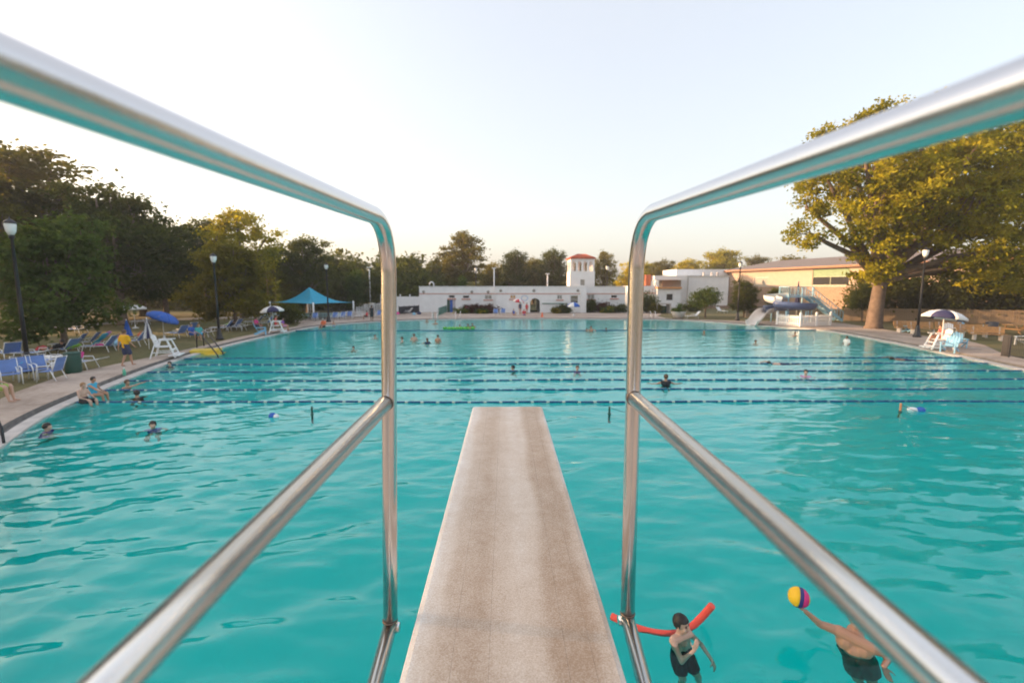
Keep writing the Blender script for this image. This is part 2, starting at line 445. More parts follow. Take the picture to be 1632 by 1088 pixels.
idx = np.arange(NX * NY).reshape(NY, NX)
quads = np.stack([idx[:-1, :-1], idx[:-1, 1:], idx[1:, 1:], idx[1:, :-1]], -1)[keep]
used = np.unique(quads); remap = -np.ones(NX * NY, int); remap[used] = np.arange(len(used)); quads = remap[quads]
co = np.stack([X, Y, Z], -1).reshape(-1, 3)[used]
def np_mesh(name, co, quads, m, smooth=True):
    me = bpy.data.meshes.new(name)
    me.vertices.add(len(co)); me.vertices.foreach_set('co', np.ascontiguousarray(co, np.float32).ravel())
    me.loops.add(quads.size); me.loops.foreach_set('vertex_index', np.ascontiguousarray(quads, np.int32).ravel())
    me.polygons.add(len(quads)); k = quads.shape[1]
    me.polygons.foreach_set('loop_start', np.arange(0, quads.size, k, dtype=np.int32))
    me.polygons.foreach_set('use_smooth', np.full(len(quads), smooth))
    me.update(calc_edges=True); me.validate()
    if m: me.materials.append(m)
    return me
o = link('pool_water', np_mesh('pool_water', co, quads, water_mat())); tag(o, kind='structure')

# --- pale concrete path through the lawn, far left
pp = [(-60, 530), (0, 527), (110, 520), (220, 511.5), (300, 508), (380, 506), (430, 505)]
mb = MB(); up = [P(x, y - 1.6, .128) for x, y in pp]; dn = [P(x, y + 1.4, .128) for x, y in pp]
for i in range(len(pp) - 1): mb.add([dn[i], dn[i + 1], up[i + 1], up[i]], [(0, 1, 2, 3)])
o = mb.build('path', PATHM); tag(o, kind='structure')
# ================================================================== DIVING BOARD with its stand
def steel_mat():
    m = bpy.data.materials.new('brushed_steel'); m.use_nodes = True
    n, l = m.node_tree.nodes, m.node_tree.links; b = n['Principled BSDF']
    b.inputs['Metallic'].default_value = 1.0; b.inputs['Base Color'].default_value = (0.76, 0.74, 0.73, 1)
    tc = n.new('ShaderNodeTexCoord'); mp = n.new('ShaderNodeMapping'); mp.inputs['Scale'].default_value = (60, 6, 60)
    nz = n.new('ShaderNodeTexNoise'); nz.inputs['Scale'].default_value = 4; nz.inputs['Detail'].default_value = 5
    mr = n.new('ShaderNodeMapRange'); mr.inputs['To Min'].default_value = 0.16; mr.inputs['To Max'].default_value = 0.30
    l.new(tc.outputs['Object'], mp.inputs['Vector']); l.new(mp.outputs[0], nz.inputs['Vector']); l.new(nz.outputs['Fac'], mr.inputs['Value']); l.new(mr.outputs[0], b.inputs['Roughness'])
    bp = n.new('ShaderNodeBump'); bp.inputs['Strength'].default_value = 0.03; bp.inputs['Distance'].default_value = 0.002
    l.new(nz.outputs['Fac'], bp.inputs['Height']); l.new(bp.outputs['Normal'], b.inputs['Normal'])
    return m
STEEL = steel_mat(); MATS['steel'] = STEEL
WELD = mat('weld', (0.20, 0.15, 0.12), 0.45, 0.8, var=0.3, vscale=60)

def board_mat():
    m = bpy.data.materials.new('board_grit'); m.use_nodes = True
    n, l = m.node_tree.nodes, m.node_tree.links; b = n['Principled BSDF']; b.inputs['Roughness'].default_value = 0.8
    b.inputs['Specular IOR Level'].default_value = 0.3
    tc = n.new('ShaderNodeTexCoord'); sx = n.new('ShaderNodeSeparateXYZ'); l.new(tc.outputs['Object'], sx.inputs[0])
    # worn lengthwise bands: pale tread in the middle and along the edges, brown dirt between
    wob = n.new('ShaderNodeTexNoise'); wob.inputs['Scale'].default_value = 3.2; wob.inputs['Detail'].default_value = 6
    mpw = n.new('ShaderNodeMapping'); mpw.inputs['Scale'].default_value = (1.5, 0.8, 1); l.new(tc.outputs['Object'], mpw.inputs[0]); l.new(mpw.outputs[0], wob.inputs['Vector'])
    ax = n.new('ShaderNodeMath'); ax.operation = 'MULTIPLY_ADD'; ax.inputs[1].default_value = 0.07; l.new(wob.outputs['Fac'], ax.inputs[0]); l.new(sx.outputs['X'], ax.inputs[2])
    mr = n.new('ShaderNodeMapRange'); mr.inputs['From Min'].default_value = -0.255 + 0.035; mr.inputs['From Max'].default_value = 0.255 + 0.035
    l.new(ax.outputs[0], mr.inputs['Value'])
    band = n.new('ShaderNodeValToRGB'); cr = band.color_ramp; cr.interpolation = 'EASE'
    vals = [(0.0, 0.05), (0.07, 0.25), (0.17, 0.54), (0.32, 0.66), (0.44, 0.48), (0.54, 0.36), (0.64, 0.40), (0.74, 0.72), (0.88, 0.74), (0.96, 0.5), (1.0, 0.2)]
    while len(cr.elements) < len(vals): cr.elements.new(0.5)
    for e, (p, v) in zip(cr.elements, vals): e.position = p; e.color = (v, v, v, 1)
    l.new(mr.outputs[0], band.inputs['Fac'])
    blot = n.new('ShaderNodeTexNoise'); blot.inputs['Scale'].default_value = 14; blot.inputs['Detail'].default_value = 8; blot.inputs['Roughness'].default_value = 0.7
    grit = n.new('ShaderNodeTexNoise'); grit.inputs['Scale'].default_value = 260; grit.inputs['Detail'].default_value = 3
    for q in (blot, grit): l.new(tc.outputs['Object'], q.inputs['Vector'])
    s1 = n.new('ShaderNodeMath'); s1.operation = 'MULTIPLY_ADD'; s1.inputs[1].default_value = 0.5
    sb = n.new('ShaderNodeMath'); sb.operation = 'SUBTRACT'; sb.inputs[1].default_value = 0.5; l.new(blot.outputs['Fac'], sb.inputs[0])
    l.new(sb.outputs[0], s1.inputs[0]); l.new(band.outputs['Color'], s1.inputs[2])
    s2 = n.new('ShaderNodeMath'); s2.operation = 'MULTIPLY_ADD'; s2.inputs[1].default_value = 0.85
    sg = n.new('ShaderNodeMath'); sg.operation = 'SUBTRACT'; sg.inputs[1].default_value = 0.5; l.new(grit.outputs['Fac'], sg.inputs[0])
    l.new(sg.outputs[0], s2.inputs[0]); l.new(s1.outputs[0], s2.inputs[2])
    # the wet end is cleaner
    ymr = n.new('ShaderNodeMapRange'); ymr.inputs['From Min'].default_value = 1.0; ymr.inputs['From Max'].default_value = 3.3; ymr.inputs['To Min'].default_value = 0.12; ymr.inputs['To Max'].default_value = -0.05
    l.new(sx.outputs['Y'], ymr.inputs['Value'])
    s3 = n.new('ShaderNodeMath'); s3.operation = 'ADD'; l.new(s2.outputs[0], s3.inputs[0]); l.new(ymr.outputs[0], s3.inputs[1])
    col = n.new('ShaderNodeValToRGB')
    col.color_ramp.elements[0].position = 0.0; col.color_ramp.elements[0].color = (0.74, 0.70, 0.655, 1)
    col.color_ramp.elements[1].position = 1.0; col.color_ramp.elements[1].color = (0.33, 0.225, 0.15, 1)
    e = col.color_ramp.elements.new(0.45); e.color = (0.57, 0.475, 0.395, 1)
    l.new(s3.outputs[0], col.inputs['Fac'])
    # thin dark grooves along the board
    gr = None
    for gx in (-0.142, -0.055, 0.128, 0.19):
        d = n.new('ShaderNodeMath'); d.operation = 'SUBTRACT'; d.inputs[1].default_value = gx; l.new(sx.outputs['X'], d.inputs[0])
        a = n.new('ShaderNodeMath'); a.operation = 'ABSOLUTE'; l.new(d.outputs[0], a.inputs[0])
        c = n.new('ShaderNodeMath'); c.operation = 'LESS_THAN'; c.inputs[1].default_value = 0.0007; l.new(a.outputs[0], c.inputs[0])
        if gr is None: gr = c
        else:
            s = n.new('ShaderNodeMath'); s.operation = 'MAXIMUM'; l.new(gr.outputs[0], s.inputs[0]); l.new(c.outputs[0], s.inputs[1]); gr = s
    wh = n.new('ShaderNodeMath'); wh.operation = 'MULTIPLY'; wh.inputs[1].default_value = 0.6; l.new(gr.outputs[0], wh.inputs[0])
    wg = n.new('ShaderNodeMath'); wg.operation = 'MULTIPLY'; l.new(wh.outputs[0], wg.inputs[0]); l.new(wob.outputs['Fac'], wg.inputs[1])
    mx = n.new('ShaderNodeMix'); mx.data_type = 'RGBA'; l.new(wg.outputs[0], mx.inputs['Factor']); l.new(col.outputs['Color'], mx.inputs['A']); mx.inputs['B'].default_value = (0.10, 0.07, 0.055, 1)
    l.new(mx.outputs['Result'], b.inputs['Base Color'])
    bp = n.new('ShaderNodeBump'); bp.inputs['Strength'].default_value = 0.5; bp.inputs['Distance'].default_value = 0.001
    l.new(grit.outputs['Fac'], bp.inputs['Height']); l.new(bp.outputs['Normal'], b.inputs['Normal'])
    return m
BZ = CAMH - 0.867
BX = 0.016
stand = thing('diving_board', 'tall diving board with sandy brown grit deck between two steel handrails over the water', 'diving board', (BX, -1.0, 0.15))
def W(p): return Vector(p) - Vector((BX, -1.0, 0.15))
mb = MB()
hw = 0.2545
prof = [(-hw, -0.012), (-hw + 0.004, -0.004), (-hw + 0.016, 0.0), (hw - 0.016, 0.0), (hw - 0.004, -0.004), (hw, -0.012), (hw - 0.004, -0.042), (hw - 0.03, -0.048), (-hw + 0.03, -0.048), (-hw + 0.004, -0.042)]
ysb = [-1.9, -0.5, 0.5, 1.5, 2.5, 3.2, 3.245, 3.262]
vs = []; k = len(prof)
for yy in ysb:
    tp = 1 - 0.35 * max(0, (yy - 0.5) / 2.8) if yy > 0.5 else 1
    e = 0.0 if yy < 3.24 else (0.002 if yy < 3.25 else 0.008)
    vs += [(x * (1 - 0.02 * (e > 0.005)), yy, BZ + (z * tp if z < -0.02 else z) - (e if z > -0.02 else -e)) for x, z in prof]
fs = [(i * k + j, i * k + (j + 1) % k, (i + 1) * k + (j + 1) % k, (i + 1) * k + j) for i in range(len(ysb) - 1) for j in range(k)]
fs += [tuple(range(k)), tuple((len(ysb) - 1) * k + j for j in range(k))]
mb.add([W((x + BX, y, z)) for x, y, z in vs], fs)
bo = mb.build('board', board_mat(), stand)
# object coordinates of the board material: origin at the board centre line, y as in the world
for v in bo.data.vertices: v.co.y += -1.0
bo.location.y = 1.0
TR = 0.0186
def arc(p0, p1, p2, rad, k=9):
    p0, p1, p2 = Vector(p0), Vector(p1), Vector(p2); d0 = (p0 - p1).normalized(); d2 = (p2 - p1).normalized()
    a = p1 + d0 * rad; b = p1 + d2 * rad
    return [(1 - t) ** 2 * a + 2 * t * (1 - t) * (p1 + (a + b - 2 * p1) * 0.08) + t * t * b for t in [i / k for i in range(k + 1)]]
YB = -2.3
for side in (-1, 1):
    if side < 0: pm = PY(617, 640, 1.12); x = pm.x; tf, tb, pb, mback, lb = PY(604, 352, 1.12), PX(0, 107, x), PY(622, 996, 1.12), PX(178, 1088, x), PX(597.5, 1088, x)
    else: pm = PY(1008, 632, 1.12); x = pm.x; tf, tb, pb, mback, lb = PY(1025, 347, 1.12), PX(1632, 141, x), PY(1000, 985, 1.12), PX(1514, 1088, x), PX(1027, 1088, x)
    tf.x = PY(619 if side < 0 else 1016, 352, 1.12).x; tb = PX(0, 107, tf.x) if side < 0 else PX(1632, 141, tf.x); lb = PX(597.5 if side < 0 else 1027, 1088, pb.x)
    hr = thing('handrail', None, None); hr.parent = stand; tag(hr, ('left' if side < 0 else 'right') + ' bent steel tube handrail of the diving board')
    def back(a, b, Yb): d = (b - a) / (b.y - a.y); return a + d * (Yb - a.y)
    tend = back(tf, tb, YB); pts = [tend] + [tf.lerp(tend, t) for t in (0.8, 0.6, 0.4, 0.25, 0.12)]
    bend = arc(tend, tf, pb, 0.125, 16)
    mb = MB(); mb.tube([W(p) for p in pts + bend + [bend[-1].lerp(pb, .25), bend[-1].lerp(pb, .6), pb + Vector((0, 0, -0.018))]], TR, 32); mb.build('bent_rail', STEEL, hr)
    mend = back(pm, mback, YB)
    mb = MB(); mb.tube([W(p) for p in (pm, pm.lerp(mend, .4), mend)], TR, 24); mb.build('mid_rail', STEEL, hr)
    lend = back(pb, lb, YB)
    mb = MB(); mb.tube([W(p) for p in (pb + Vector((0, 0.004, 0)), pb.lerp(lend, .4), lend)], TR, 24); mb.build('bottom_rail', STEEL, hr)
    # welds and the plate tab inside the lower corner
    mb = MB(); d = (mend - pm).normalized(); mb.tube([W(pm + d * 0.014), W(pm + d * 0.020)], TR * 1.06, 24); mb.build('weld', WELD, hr)
    mb = MB(); mb.tube([W(pb + Vector((0, 0, 0.014))), W(pb + Vector((0, 0, 0.019)))], TR * 1.06, 24); mb.build('weld', WELD, hr)
    mb = MB(); mb.tube([W(pb + Vector((-side * 0.0, 0.006, -0.010))), W(pb + Vector((-side * 0.0235, 0.006, -0.010)))], 0.0125, 16); mb.build('end_cap', STEEL, hr)
    # rear post of the railing down to the deck (behind the photographer) and a support frame
    mb = MB(); mb.tube([W(tend), W(mend), W(lend), W((x * 1.2, YB - 0.5, 0.15))], TR, 16); mb.build('ladder_post', STEEL, hr)
    mb = MB(); mb.tube([W((x * 0.8, -0.2, BZ - 0.14)), W((x * 1.5, -0.4, 0.15))], 0.045, 16); mb.build('leg', STEEL, stand)
    mb = MB(); mb.tube([W((x * 0.8, -2.0, BZ - 0.14)), W((x * 1.5, -2.0, 0.15))], 0.045, 16); mb.build('leg', STEEL, stand)
mb = MB(); mb.box(W((BX, -0.2, BZ - 0.09)), (0.66, 0.12, 0.08)); mb.build('fulcrum', STEEL, stand, 0.005)
mb = MB(); mb.box(W((BX, -1.85, BZ - 0.09)), (0.66, 0.12, 0.08)); mb.build('anchor_bracket', STEEL, stand, 0.005)
for i in range(9):
    mb = MB(); mb.box(W((BX, YB - 0.5 + 0.055 * i, 0.35 + 0.3 * i)), (0.66, 0.09, 0.03)); mb.build('step', STEEL, stand)

# ================================================================== BUILDINGS
def wall_grid(mb, x0, x1, z0, z1, y, th, holes):
    """a wall in the xz plane (front at y, back at y+th) with rectangular openings (x0,x1,z0,z1)"""
    X = sorted({x0, x1, *[h[0] for h in holes], *[h[1] for h in holes]}); Zs = sorted({z0, z1, *[h[2] for h in holes], *[h[3] for h in holes]})
    def solid(i, j):
        if not (0 <= i < len(X) - 1 and 0 <= j < len(Zs) - 1): return False
        cx, cz = (X[i] + X[i + 1]) / 2, (Zs[j] + Zs[j + 1]) / 2
        return not any(h[0] < cx < h[1] and h[2] < cz < h[3] for h in holes)
    for i in range(len(X) - 1):
        for j in range(len(Zs) - 1):
            if not solid(i, j): continue
            a, b, c, d = X[i], X[i + 1], Zs[j], Zs[j + 1]
            mb.add([(a, y, c), (b, y, c), (b, y, d), (a, y, d)], [(0, 1, 2, 3)]); mb.add([(a, y + th, c), (b, y + th, c), (b, y + th, d), (a, y + th, d)], [(3, 2, 1, 0)])
            if not solid(i - 1, j): mb.add([(a, y, c), (a, y + th, c), (a, y + th, d), (a, y, d)], [(0, 1, 2, 3)])
            if not solid(i + 1, j): mb.add([(b, y, c), (b, y + th, c), (b, y + th, d), (b, y, d)], [(3, 2, 1, 0)])
            if not solid(i, j - 1): mb.add([(a, y, c), (b, y, c), (b, y + th, c), (a, y + th, c)], [(0, 1, 2, 3)])
            if not solid(i, j + 1): mb.add([(a, y, d), (b, y, d), (b, y + th, d), (a, y + th, d)], [(3, 2, 1, 0)])
def arch_fill(mb, x0, x1, zs, zt, y, th, n=10):
    """spandrels of a round arch springing at zs under a flat opening top zt"""
    c = (x0 + x1) / 2; r = (x1 - x0) / 2
    for s in (-1, 1):
        pts = [(c + s * r, zs), (c + s * r, zt), (c, zt)] + [(c + s * r * math.sin(t), zs + (zt - zs) * 0.985 * math.cos(t)) for t in [math.pi / 2 * i / n for i in range(0, n)]]
        mb.prism(pts, y, y + th)
def window(parent, x0, x1, z0, z1, y, glass, sill=True, mull=0, framecol=None, off=(0, 0, 0)):
    ox, oy, oz = off
    f = MB(); t = 0.07
    for b in ((x0, x1, z0, z0 + t), (x0, x1, z1 - t, z1), (x0, x0 + t, z0 + t, z1 - t), (x1 - t, x1, z0 + t, z1 - t)):
        f.box(((b[0] + b[1]) / 2 - ox, y + 0.12 - oy, (b[2] + b[3]) / 2 - oz), (b[1] - b[0], 0.08, b[3] - b[2]))
    for k in range(mull):
        xm = x0 + (x1 - x0) * (k + 1) / (mull + 1); f.box((xm - ox, y + 0.12 - oy, (z0 + z1) / 2 - oz), (0.07, 0.075, z1 - z0 - 2 * t))
    w = f.build('window', framecol or WHITE, parent)
    g = MB(); g.box(((x0 + x1) / 2 - ox, y + 0.17 - oy, (z0 + z1) / 2 - oz), (x1 - x0 - 0.02, 0.02, z1 - z0 - 0.02)); g.build('pane', glass, w)
    if sill:
        s_ = MB(); s_.box(((x0 + x1) / 2 - ox, y - 0.02 - oy, z0 - 0.10 - oz), (x1 - x0 + 0.3, 0.16, 0.17)); s_.build('sill', PINK, w)
    return w

# ---- bathhouse: left wing, projecting centre, right wing, bell tower
YW, YC = 68.0, 66.6
def wx(px, Y): return PY(px, 460, Y).x
def wz(py, Y): return PY(860, py, Y).z
bath = thing('bathhouse', 'long low white bathhouse with pink stripe and arcaded bell tower beyond the pool', 'building', (wx(860, YC), YC, 0.12))
OB = Vector(bath.location)
def zz(py, Y=YW): return wz(py, Y)
def rect(a, b, t, u, Y): return (wx(a, Y), wx(b, Y), wz(u, Y), wz(t, Y))
ztop = zz(457.4)
def shell(name, Y, xa, xb, holes, back=7.0, top=ztop, arches=()):
    mb = MB(); wall_grid(mb, xa, xb, 0.10, top, Y, 0.3, holes)
    for a in arches: arch_fill(mb, a[0], a[1], a[3] - (a[1] - a[0]) / 2, a[3], Y + 0.003, 0.294)
    for x in (xa, xb): mb.box((x + (0.15 if x == xa else -0.15), Y + back / 2 + 0.15, (0.1 + top) / 2), (0.3, back - 0.301, top - 0.102))
    mb.v = [tuple(Vector(v) - OB) for v in mb.v]
    return mb.build(name, STUCCO, bath)
def slab(name, m, xa, xb, ya, yb, za, zb, parent=None, bev=0):
    mb = MB(); mb.box(((xa + xb) / 2 - OB.x, (ya + yb) / 2 - OB.y, (za + zb) / 2 - OB.z), (xb - xa, yb - ya, zb - za)); return mb.build(name, m, parent or bath, bev)
# left wing
wl_ = [rect(737, 748, 470.5, 475.5, YW), rect(772, 784, 470, 477, YW), rect(714.5, 725, 470, 475, YW)]
dl = rect(712, 725.5, 477.5, 498, YW); dl = (dl[0], dl[1], 0.101, dl[3])
xl0, xl1 = wx(668, YW), wx(790, YW)
shell('wall', YW, xl0, xl1 + 0.6, wl_ + [dl])
for i, w in enumerate(wl_): window(bath, *w, YW, [DARKGLASS, PALEGLASS, DARKGLASS][i], True, 1 if i == 1 else 0, off=OB)
for i, m in enumerate((GREENP, BLUEF, mat('lilac_door', (0.50, 0.46, 0.50), 0.6))):
    a = dl[0] + (dl[1] - dl[0]) * i / 3; d_ = slab('door', m, a + 0.02, a + (dl[1] - dl[0]) / 3 - 0.02, YW + 0.08, YW + 0.14, 0.13, dl[3] - 0.02)
# centre block
xc0, xc1 = wx(790, YC), wx(934.5, YC)
arch = rect(845, 861, 475, 500, YC); arch = (arch[0], arch[1], 0.101, arch[3])
wc = [rect(813, 822, 470, 476, YC), rect(888, 896.5, 470, 477, YC), rect(909.5, 922, 471, 484, YC)]
shell('wall', YC, xc0, xc1, wc + [arch], 8.4, ztop + 0.02, [arch])
mb = MB(); back_arch = arch   # back wall of the passage with the same arch, so that the garden shows through
wall_grid(mb, xc0 + 0.31, xc1 - 0.31, 0.101, ztop - 0.1, YC + 8.0, 0.3, [back_arch]); arch_fill(mb, arch[0], arch[1], arch[3] - (arch[1] - arch[0]) / 2, arch[3], YC + 8.003, 0.294)
for xx in (arch[0] - 0.11, arch[1] + 0.11): mb.box((xx, YC + 4.15, 1.7), (0.2, 7.68, 3.15))
mb.v = [tuple(Vector(v) - OB) for v in mb.v]; mb.build('passage_wall', STUCCO, bath)
for i, w in enumerate(wc): window(bath, *w, YC, [mat('orange_reflection_pane', (0.55, 0.30, 0.10), 0.3), PALEGLASS, PALEGLASS][i], True, 1 if i != 2 else 0, off=OB)  # first pane's orange colour stands in for a reflection on the glass
for i in range(3):
    z0, z1 = wc[2][2], wc[2][3]; slab('shutter', [mat('olive_shutter', (0.20, 0.19, 0.14), 0.6), PALEGLASS, DARKGLASS][i], wc[2][0] + .08, wc[2][1] - .08, YC + 0.06, YC + 0.10, z1 - (z1 - z0) * (i + 1) / 3 + 0.03, z1 - (z1 - z0) * i / 3 - 0.04)
for px in (864.5,): slab('counter', GREENM, wx(864, YC), wx(905, YC), YC - 0.14, YC - 0.002, wz(484, YC), wz(483, YC))
slab('pilaster', STUCCO, wx(925, YC), wx(934.3, YC), YC - 0.35, YC - 0.002, 0.13, ztop - 0.35)
slab('pilaster', STUCCO, wx(905.5, YC), wx(909, YC), YC - 0.22, YC - 0.002, 0.13, ztop - 1.1)
# right wing
xr1 = wx(997, YW)
wr_ = [rect(936.5, 948, 469, 476.5, YW), rect(974, 984.5, 470, 475, YW)]
shell('wall', YW, xc1 - 0.6, xr1, wr_)
for i, w in enumerate(wr_): window(bath, *w, YW, [PALEGLASS, DARKGLASS][i], True, 1 - i, off=OB)
# stripes, copings, roof, vents
for xa, xb, Y in ((xl0, xl1, YW), (xc0, xc1, YC), (xc1, xr1, YW)):
    slab('stripe', PINK, xa - 0.02, xb + 0.02, Y - 0.05, Y - 0.002, zz(468.6, Y), zz(467.4, Y))
    slab('parapet_cap', STUCCO, xa - 0.08, xb + 0.08, Y - 0.08, Y + 0.38, ztop + 0.022, ztop + 0.12)
slab('roof', ROOFGREY, xl0 + 0.32, xc0 - 0.1, YW + 0.302, YW + 6.9, ztop - 0.32, ztop - 0.2); slab('roof', ROOFGREY, xc0 + 0.32, xc1 - 0.32, YC + 0.302, YC + 8.3, ztop - 0.3, ztop - 0.18); slab('roof', ROOFGREY, xc1 + 0.02, xr1 - 0.32, YW + 0.302, YW + 6.9, ztop - 0.32, ztop - 0.2)
for px, Y in ((675, YW), (752, YW), (778, YW), (798, YC), (851, YC), (921, YC)):
    mb = MB(); p = PY(px, 463 if Y == YC else 465, Y); mb.lathe([(0.0, 0.0), (0.22, 0.0), (0.22, 0.05), (0.0, 0.06)], 12); q = mb.build('wall_light', PALEGLASS, bath); q.location = Vector((p.x, Y - 0.002, p.z)) - OB; q.rotation_euler = (R(90), 0, 0)
q = MB(); p = PY(688, 456, YW + 2) - OB; q.tube([p + Vector(v) for v in ((0.3, 0, -0.5), (0.3, 0, 0.4), (0.1, 0, 0.62), (-0.15, 0, 0.62), (-0.3, 0, 0.4), (-0.32, 0, 0.15))], 0.1, 10); q.build('vent_pipe', WHITE, bath)
# mural: pale blue ring painted on the wall beside the arch
mb = MB(); p = PY(836, 475, YC)
for k in range(20):
    a, b = 2 * math.pi * k / 20, 2 * math.pi * (k + 0.8) / 20
    mb.add([(0.55 * math.cos(t) * r_, 0, 0.42 * math.sin(t) * r_) for t, r_ in ((a, 1), (b, 1), (b, 0.7), (a, 0.7))], [(0, 1, 2, 3)])
q = mb.build('painted_emblem', mat('pale_blue_paint', (0.42, 0.55, 0.72), 0.8), bath); q.location = Vector((p.x, YC - 0.006, p.z)) - OB
# tower
YT = 70.5
ta, tb_ = wx(909, YT), wx(946.5, YT); tw = tb_ - ta
z0t, zb, zbt, ze = ztop - 0.6, wz(432, YT), wz(416.5, YT), wz(412.3, YT)
def off(mb): mb.v = [tuple(Vector(v) - OB) for v in mb.v]; return mb
mb = MB(); wall_grid(mb, ta - 0.08, tb_ + 0.08, z0t, zb, YT - 0.08, 0.3, [rect(924.2, 932.3, 445, 455.5, YT)])
for x in (ta - 0.08 + 0.15, tb_ + 0.08 - 0.15): mb.box((x, YT + tw / 2 + 0.1, (z0t + zb) / 2), (0.3, tw - 0.25, zb - z0t - 0.002))
mb.box(((ta + tb_) / 2, YT + tw / 2, zb - 0.06), (tw + 0.14, tw + 0.1, 0.1))
off(mb).build('tower_wall', STUCCO, bath)
window(bath, *rect(924.2, 932.3, 445, 455.5, YT), YT - 0.08, PALEGLASS, False, 0, off=OB)
# belfry: four arches in front, arcades on the other sides
mb = MB(); aw = tw * 0.125
holes = []
for k in range(4):
    c_ = ta + tw * (0.145 + 0.237 * k); holes.append((c_ - aw * 0.62, c_ + aw * 0.62, zb + 0.001, zbt))
wall_grid(mb, ta, tb_, zb, ze, YT, 0.25, holes)
for h in holes: arch_fill(mb, h[0], h[1], h[3] - (h[1] - h[0]) / 2, h[3], YT + 0.002, 0.246, 8)
off(mb).build('belfry_arcade', STUCCO, bath)
mb = MB(); wall_grid(mb, ta, tb_, zb, ze, YT + tw - 0.25, 0.25, holes)
for h in holes: arch_fill(mb, h[0], h[1], h[3] - (h[1] - h[0]) / 2, h[3], YT + tw - 0.248, 0.246, 8)
off(mb).build('belfry_arcade', STUCCO, bath)
for s in (0, 1):
    mb = MB(); wall_grid(mb, 0.251, tw - 0.251, zb, ze, 0, 0.25, [(0.55, 1.25, zb + .001, zbt), (1.5, 2.2, zb + .001, zbt), (2.45, 3.15, zb + .001, zbt)])
    x0_ = ta if s == 0 else tb_ - 0.25
    mb.v = [(x0_ + v[1], YT + v[0], v[2]) for v in mb.v]; off(mb).build('belfry_arcade', STUCCO, bath)
mb = MB(); c_ = Vector(((ta + tb_) / 2, YT + tw / 2, 0)); zr = wz(404.3, YT)
for za, ea, zb2, eb in ((ze + 0.002, 0.22, ze + 0.10, 0.22), (ze + 0.10, 0.22, zr, -tw * 0.33)):
    vs = [(c_.x + sx * (tw / 2 + ea), c_.y + sy * (tw / 2 + ea), za) for sx, sy in ((-1, -1), (1, -1), (1, 1), (-1, 1))] + [(c_.x + sx * (tw / 2 + eb), c_.y + sy * (tw / 2 + eb), zb2) for sx, sy in ((-1, -1), (1, -1), (1, 1), (-1, 1))]
    mb.add(vs, [(0, 1, 2, 3), (4, 5, 6, 7)] + [(i, (i + 1) % 4, 4 + (i + 1) % 4, 4 + i) for i in range(4)])
rf = off(mb).build('tower_roof', ROOFTILE, bath)
for k in range(13):   # ridges of barrel tile on the front and left slopes
    t = (k + 0.5) / 13
    for fr in (0, 1):
        e0 = tw / 2 + 0.22; e1 = tw / 2 - tw * 0.33
        a_ = Vector((c_.x - e0 + 2 * e0 * t, c_.y - e0, ze + 0.12)); b_ = Vector((c_.x - e1 + 2 * e1 * t, c_.y - e1, zr + 0.02))
        if fr: a_ = Vector((c_.x - e0, c_.y - e0 + 2 * e0 * t, ze + 0.12)); b_ = Vector((c_.x - e1, c_.y - e1 + 2 * e1 * t, zr + 0.02))
        q = MB(); q.tube([a_ - OB, b_ - OB], [0.11, 0.06], 6); q.build('roof_tile', ROOFTILE, rf)

# ---- white block buildings between bathhouse and tan hall
def simple_building(name, label, loc, rz=0): return thing(name, label, 'building', loc, rz)
wb = simple_building('white_annex', 'white flat roofed annex with one small dark window and orange eave, beside the bathhouse', (wx(1066, 74), 74, 0.12)); OB = Vector(wb.location)
def slab2(p, name, m, pa, pb, ya, yb, t, u, Y, bev=0):
    mb = MB(); xa, xb, za, zb_ = wx(pa, Y), wx(pb, Y), wz(u, Y), wz(t, Y)
    mb.box(((xa + xb) / 2 - OB.x, (ya + yb) / 2 - OB.y, (za + zb_) / 2 - OB.z), (xb - xa, yb - ya, zb_ - za)); return mb.build(name, m, p, bev)
xa, xb = wx(1048, 74), wx(1085.5, 74)
mb = MB(); hh = rect(1062.5, 1073.5, 468, 479, 74); wall_grid(mb, xa, xb, 0.1, wz(460, 74), 74, 0.3, [hh]); mb.box((xa + .15, 76.5, 2.0), (0.3, 4.3, 3.6)); off(mb).build('wall', STUCCO, wb)
window(wb, *hh, 74, DARKGLASS, False, 0, off=OB)
slab2(wb, 'eave', mat('orange_eave', (0.62, 0.28, 0.10), 0.7), 1047, 1085.5, 73.7, 79, 457.3, 460, 74)
slab2(wb, 'upper_wall', TAN, 1056, 1085, 78, 80, 446.5, 457.2, 78); slab2(wb, 'parapet', STUCCO, 1037, 1086, 76, 80.5, 439.5, 446.3, 77.8)
slab2(wb, 'step', CONC, 1067, 1080, 72.2, 73.9, 489.5, 493, 73)
br = slab2(wb, 'chimney', mat('orange_brick', (0.46, 0.13, 0.06), 0.9, var=0.2, vscale=12), 1029, 1037, 77, 78, 437.5, 458, 77)
slab2(wb, 'wing_wall', STUCCO, 1000, 1048.5, 75, 79, 455.5, 496, 75.2); slab2(wb, 'stripe', PINK, 1000, 1048, 74.9, 74.998, 466.3, 467.8, 75)
hb = simple_building('white_hall', 'tall blank white hall with flat roof and vents, left of the tan building', (wx(1120, 80), 80, 0.12)); OB = Vector(hb.location)
mb = MB(); xa, xb = wx(1083, 80), wx(1161, 80); mb.box(((xa + xb) / 2, 90, wz(440.5, 80) / 2 + .05), (xb - xa, 19.9, wz(440.5, 80))); off(mb).build('wall', STUCCO, hb)
slab2(hb, 'parapet_cap', WHITE, 1082, 1162, 79.9, 80.3, 439.6, 440.45, 80); slab2(hb, 'corner_pipe', CONC, 1095.2, 1096.2, 79.85, 79.99, 442, 487, 80)
slab2(hb, 'base_wall', mat('brown_base', (0.28, 0.20, 0.15), 0.9), 1088, 1162, 79.5, 79.99, 487, 497, 80)
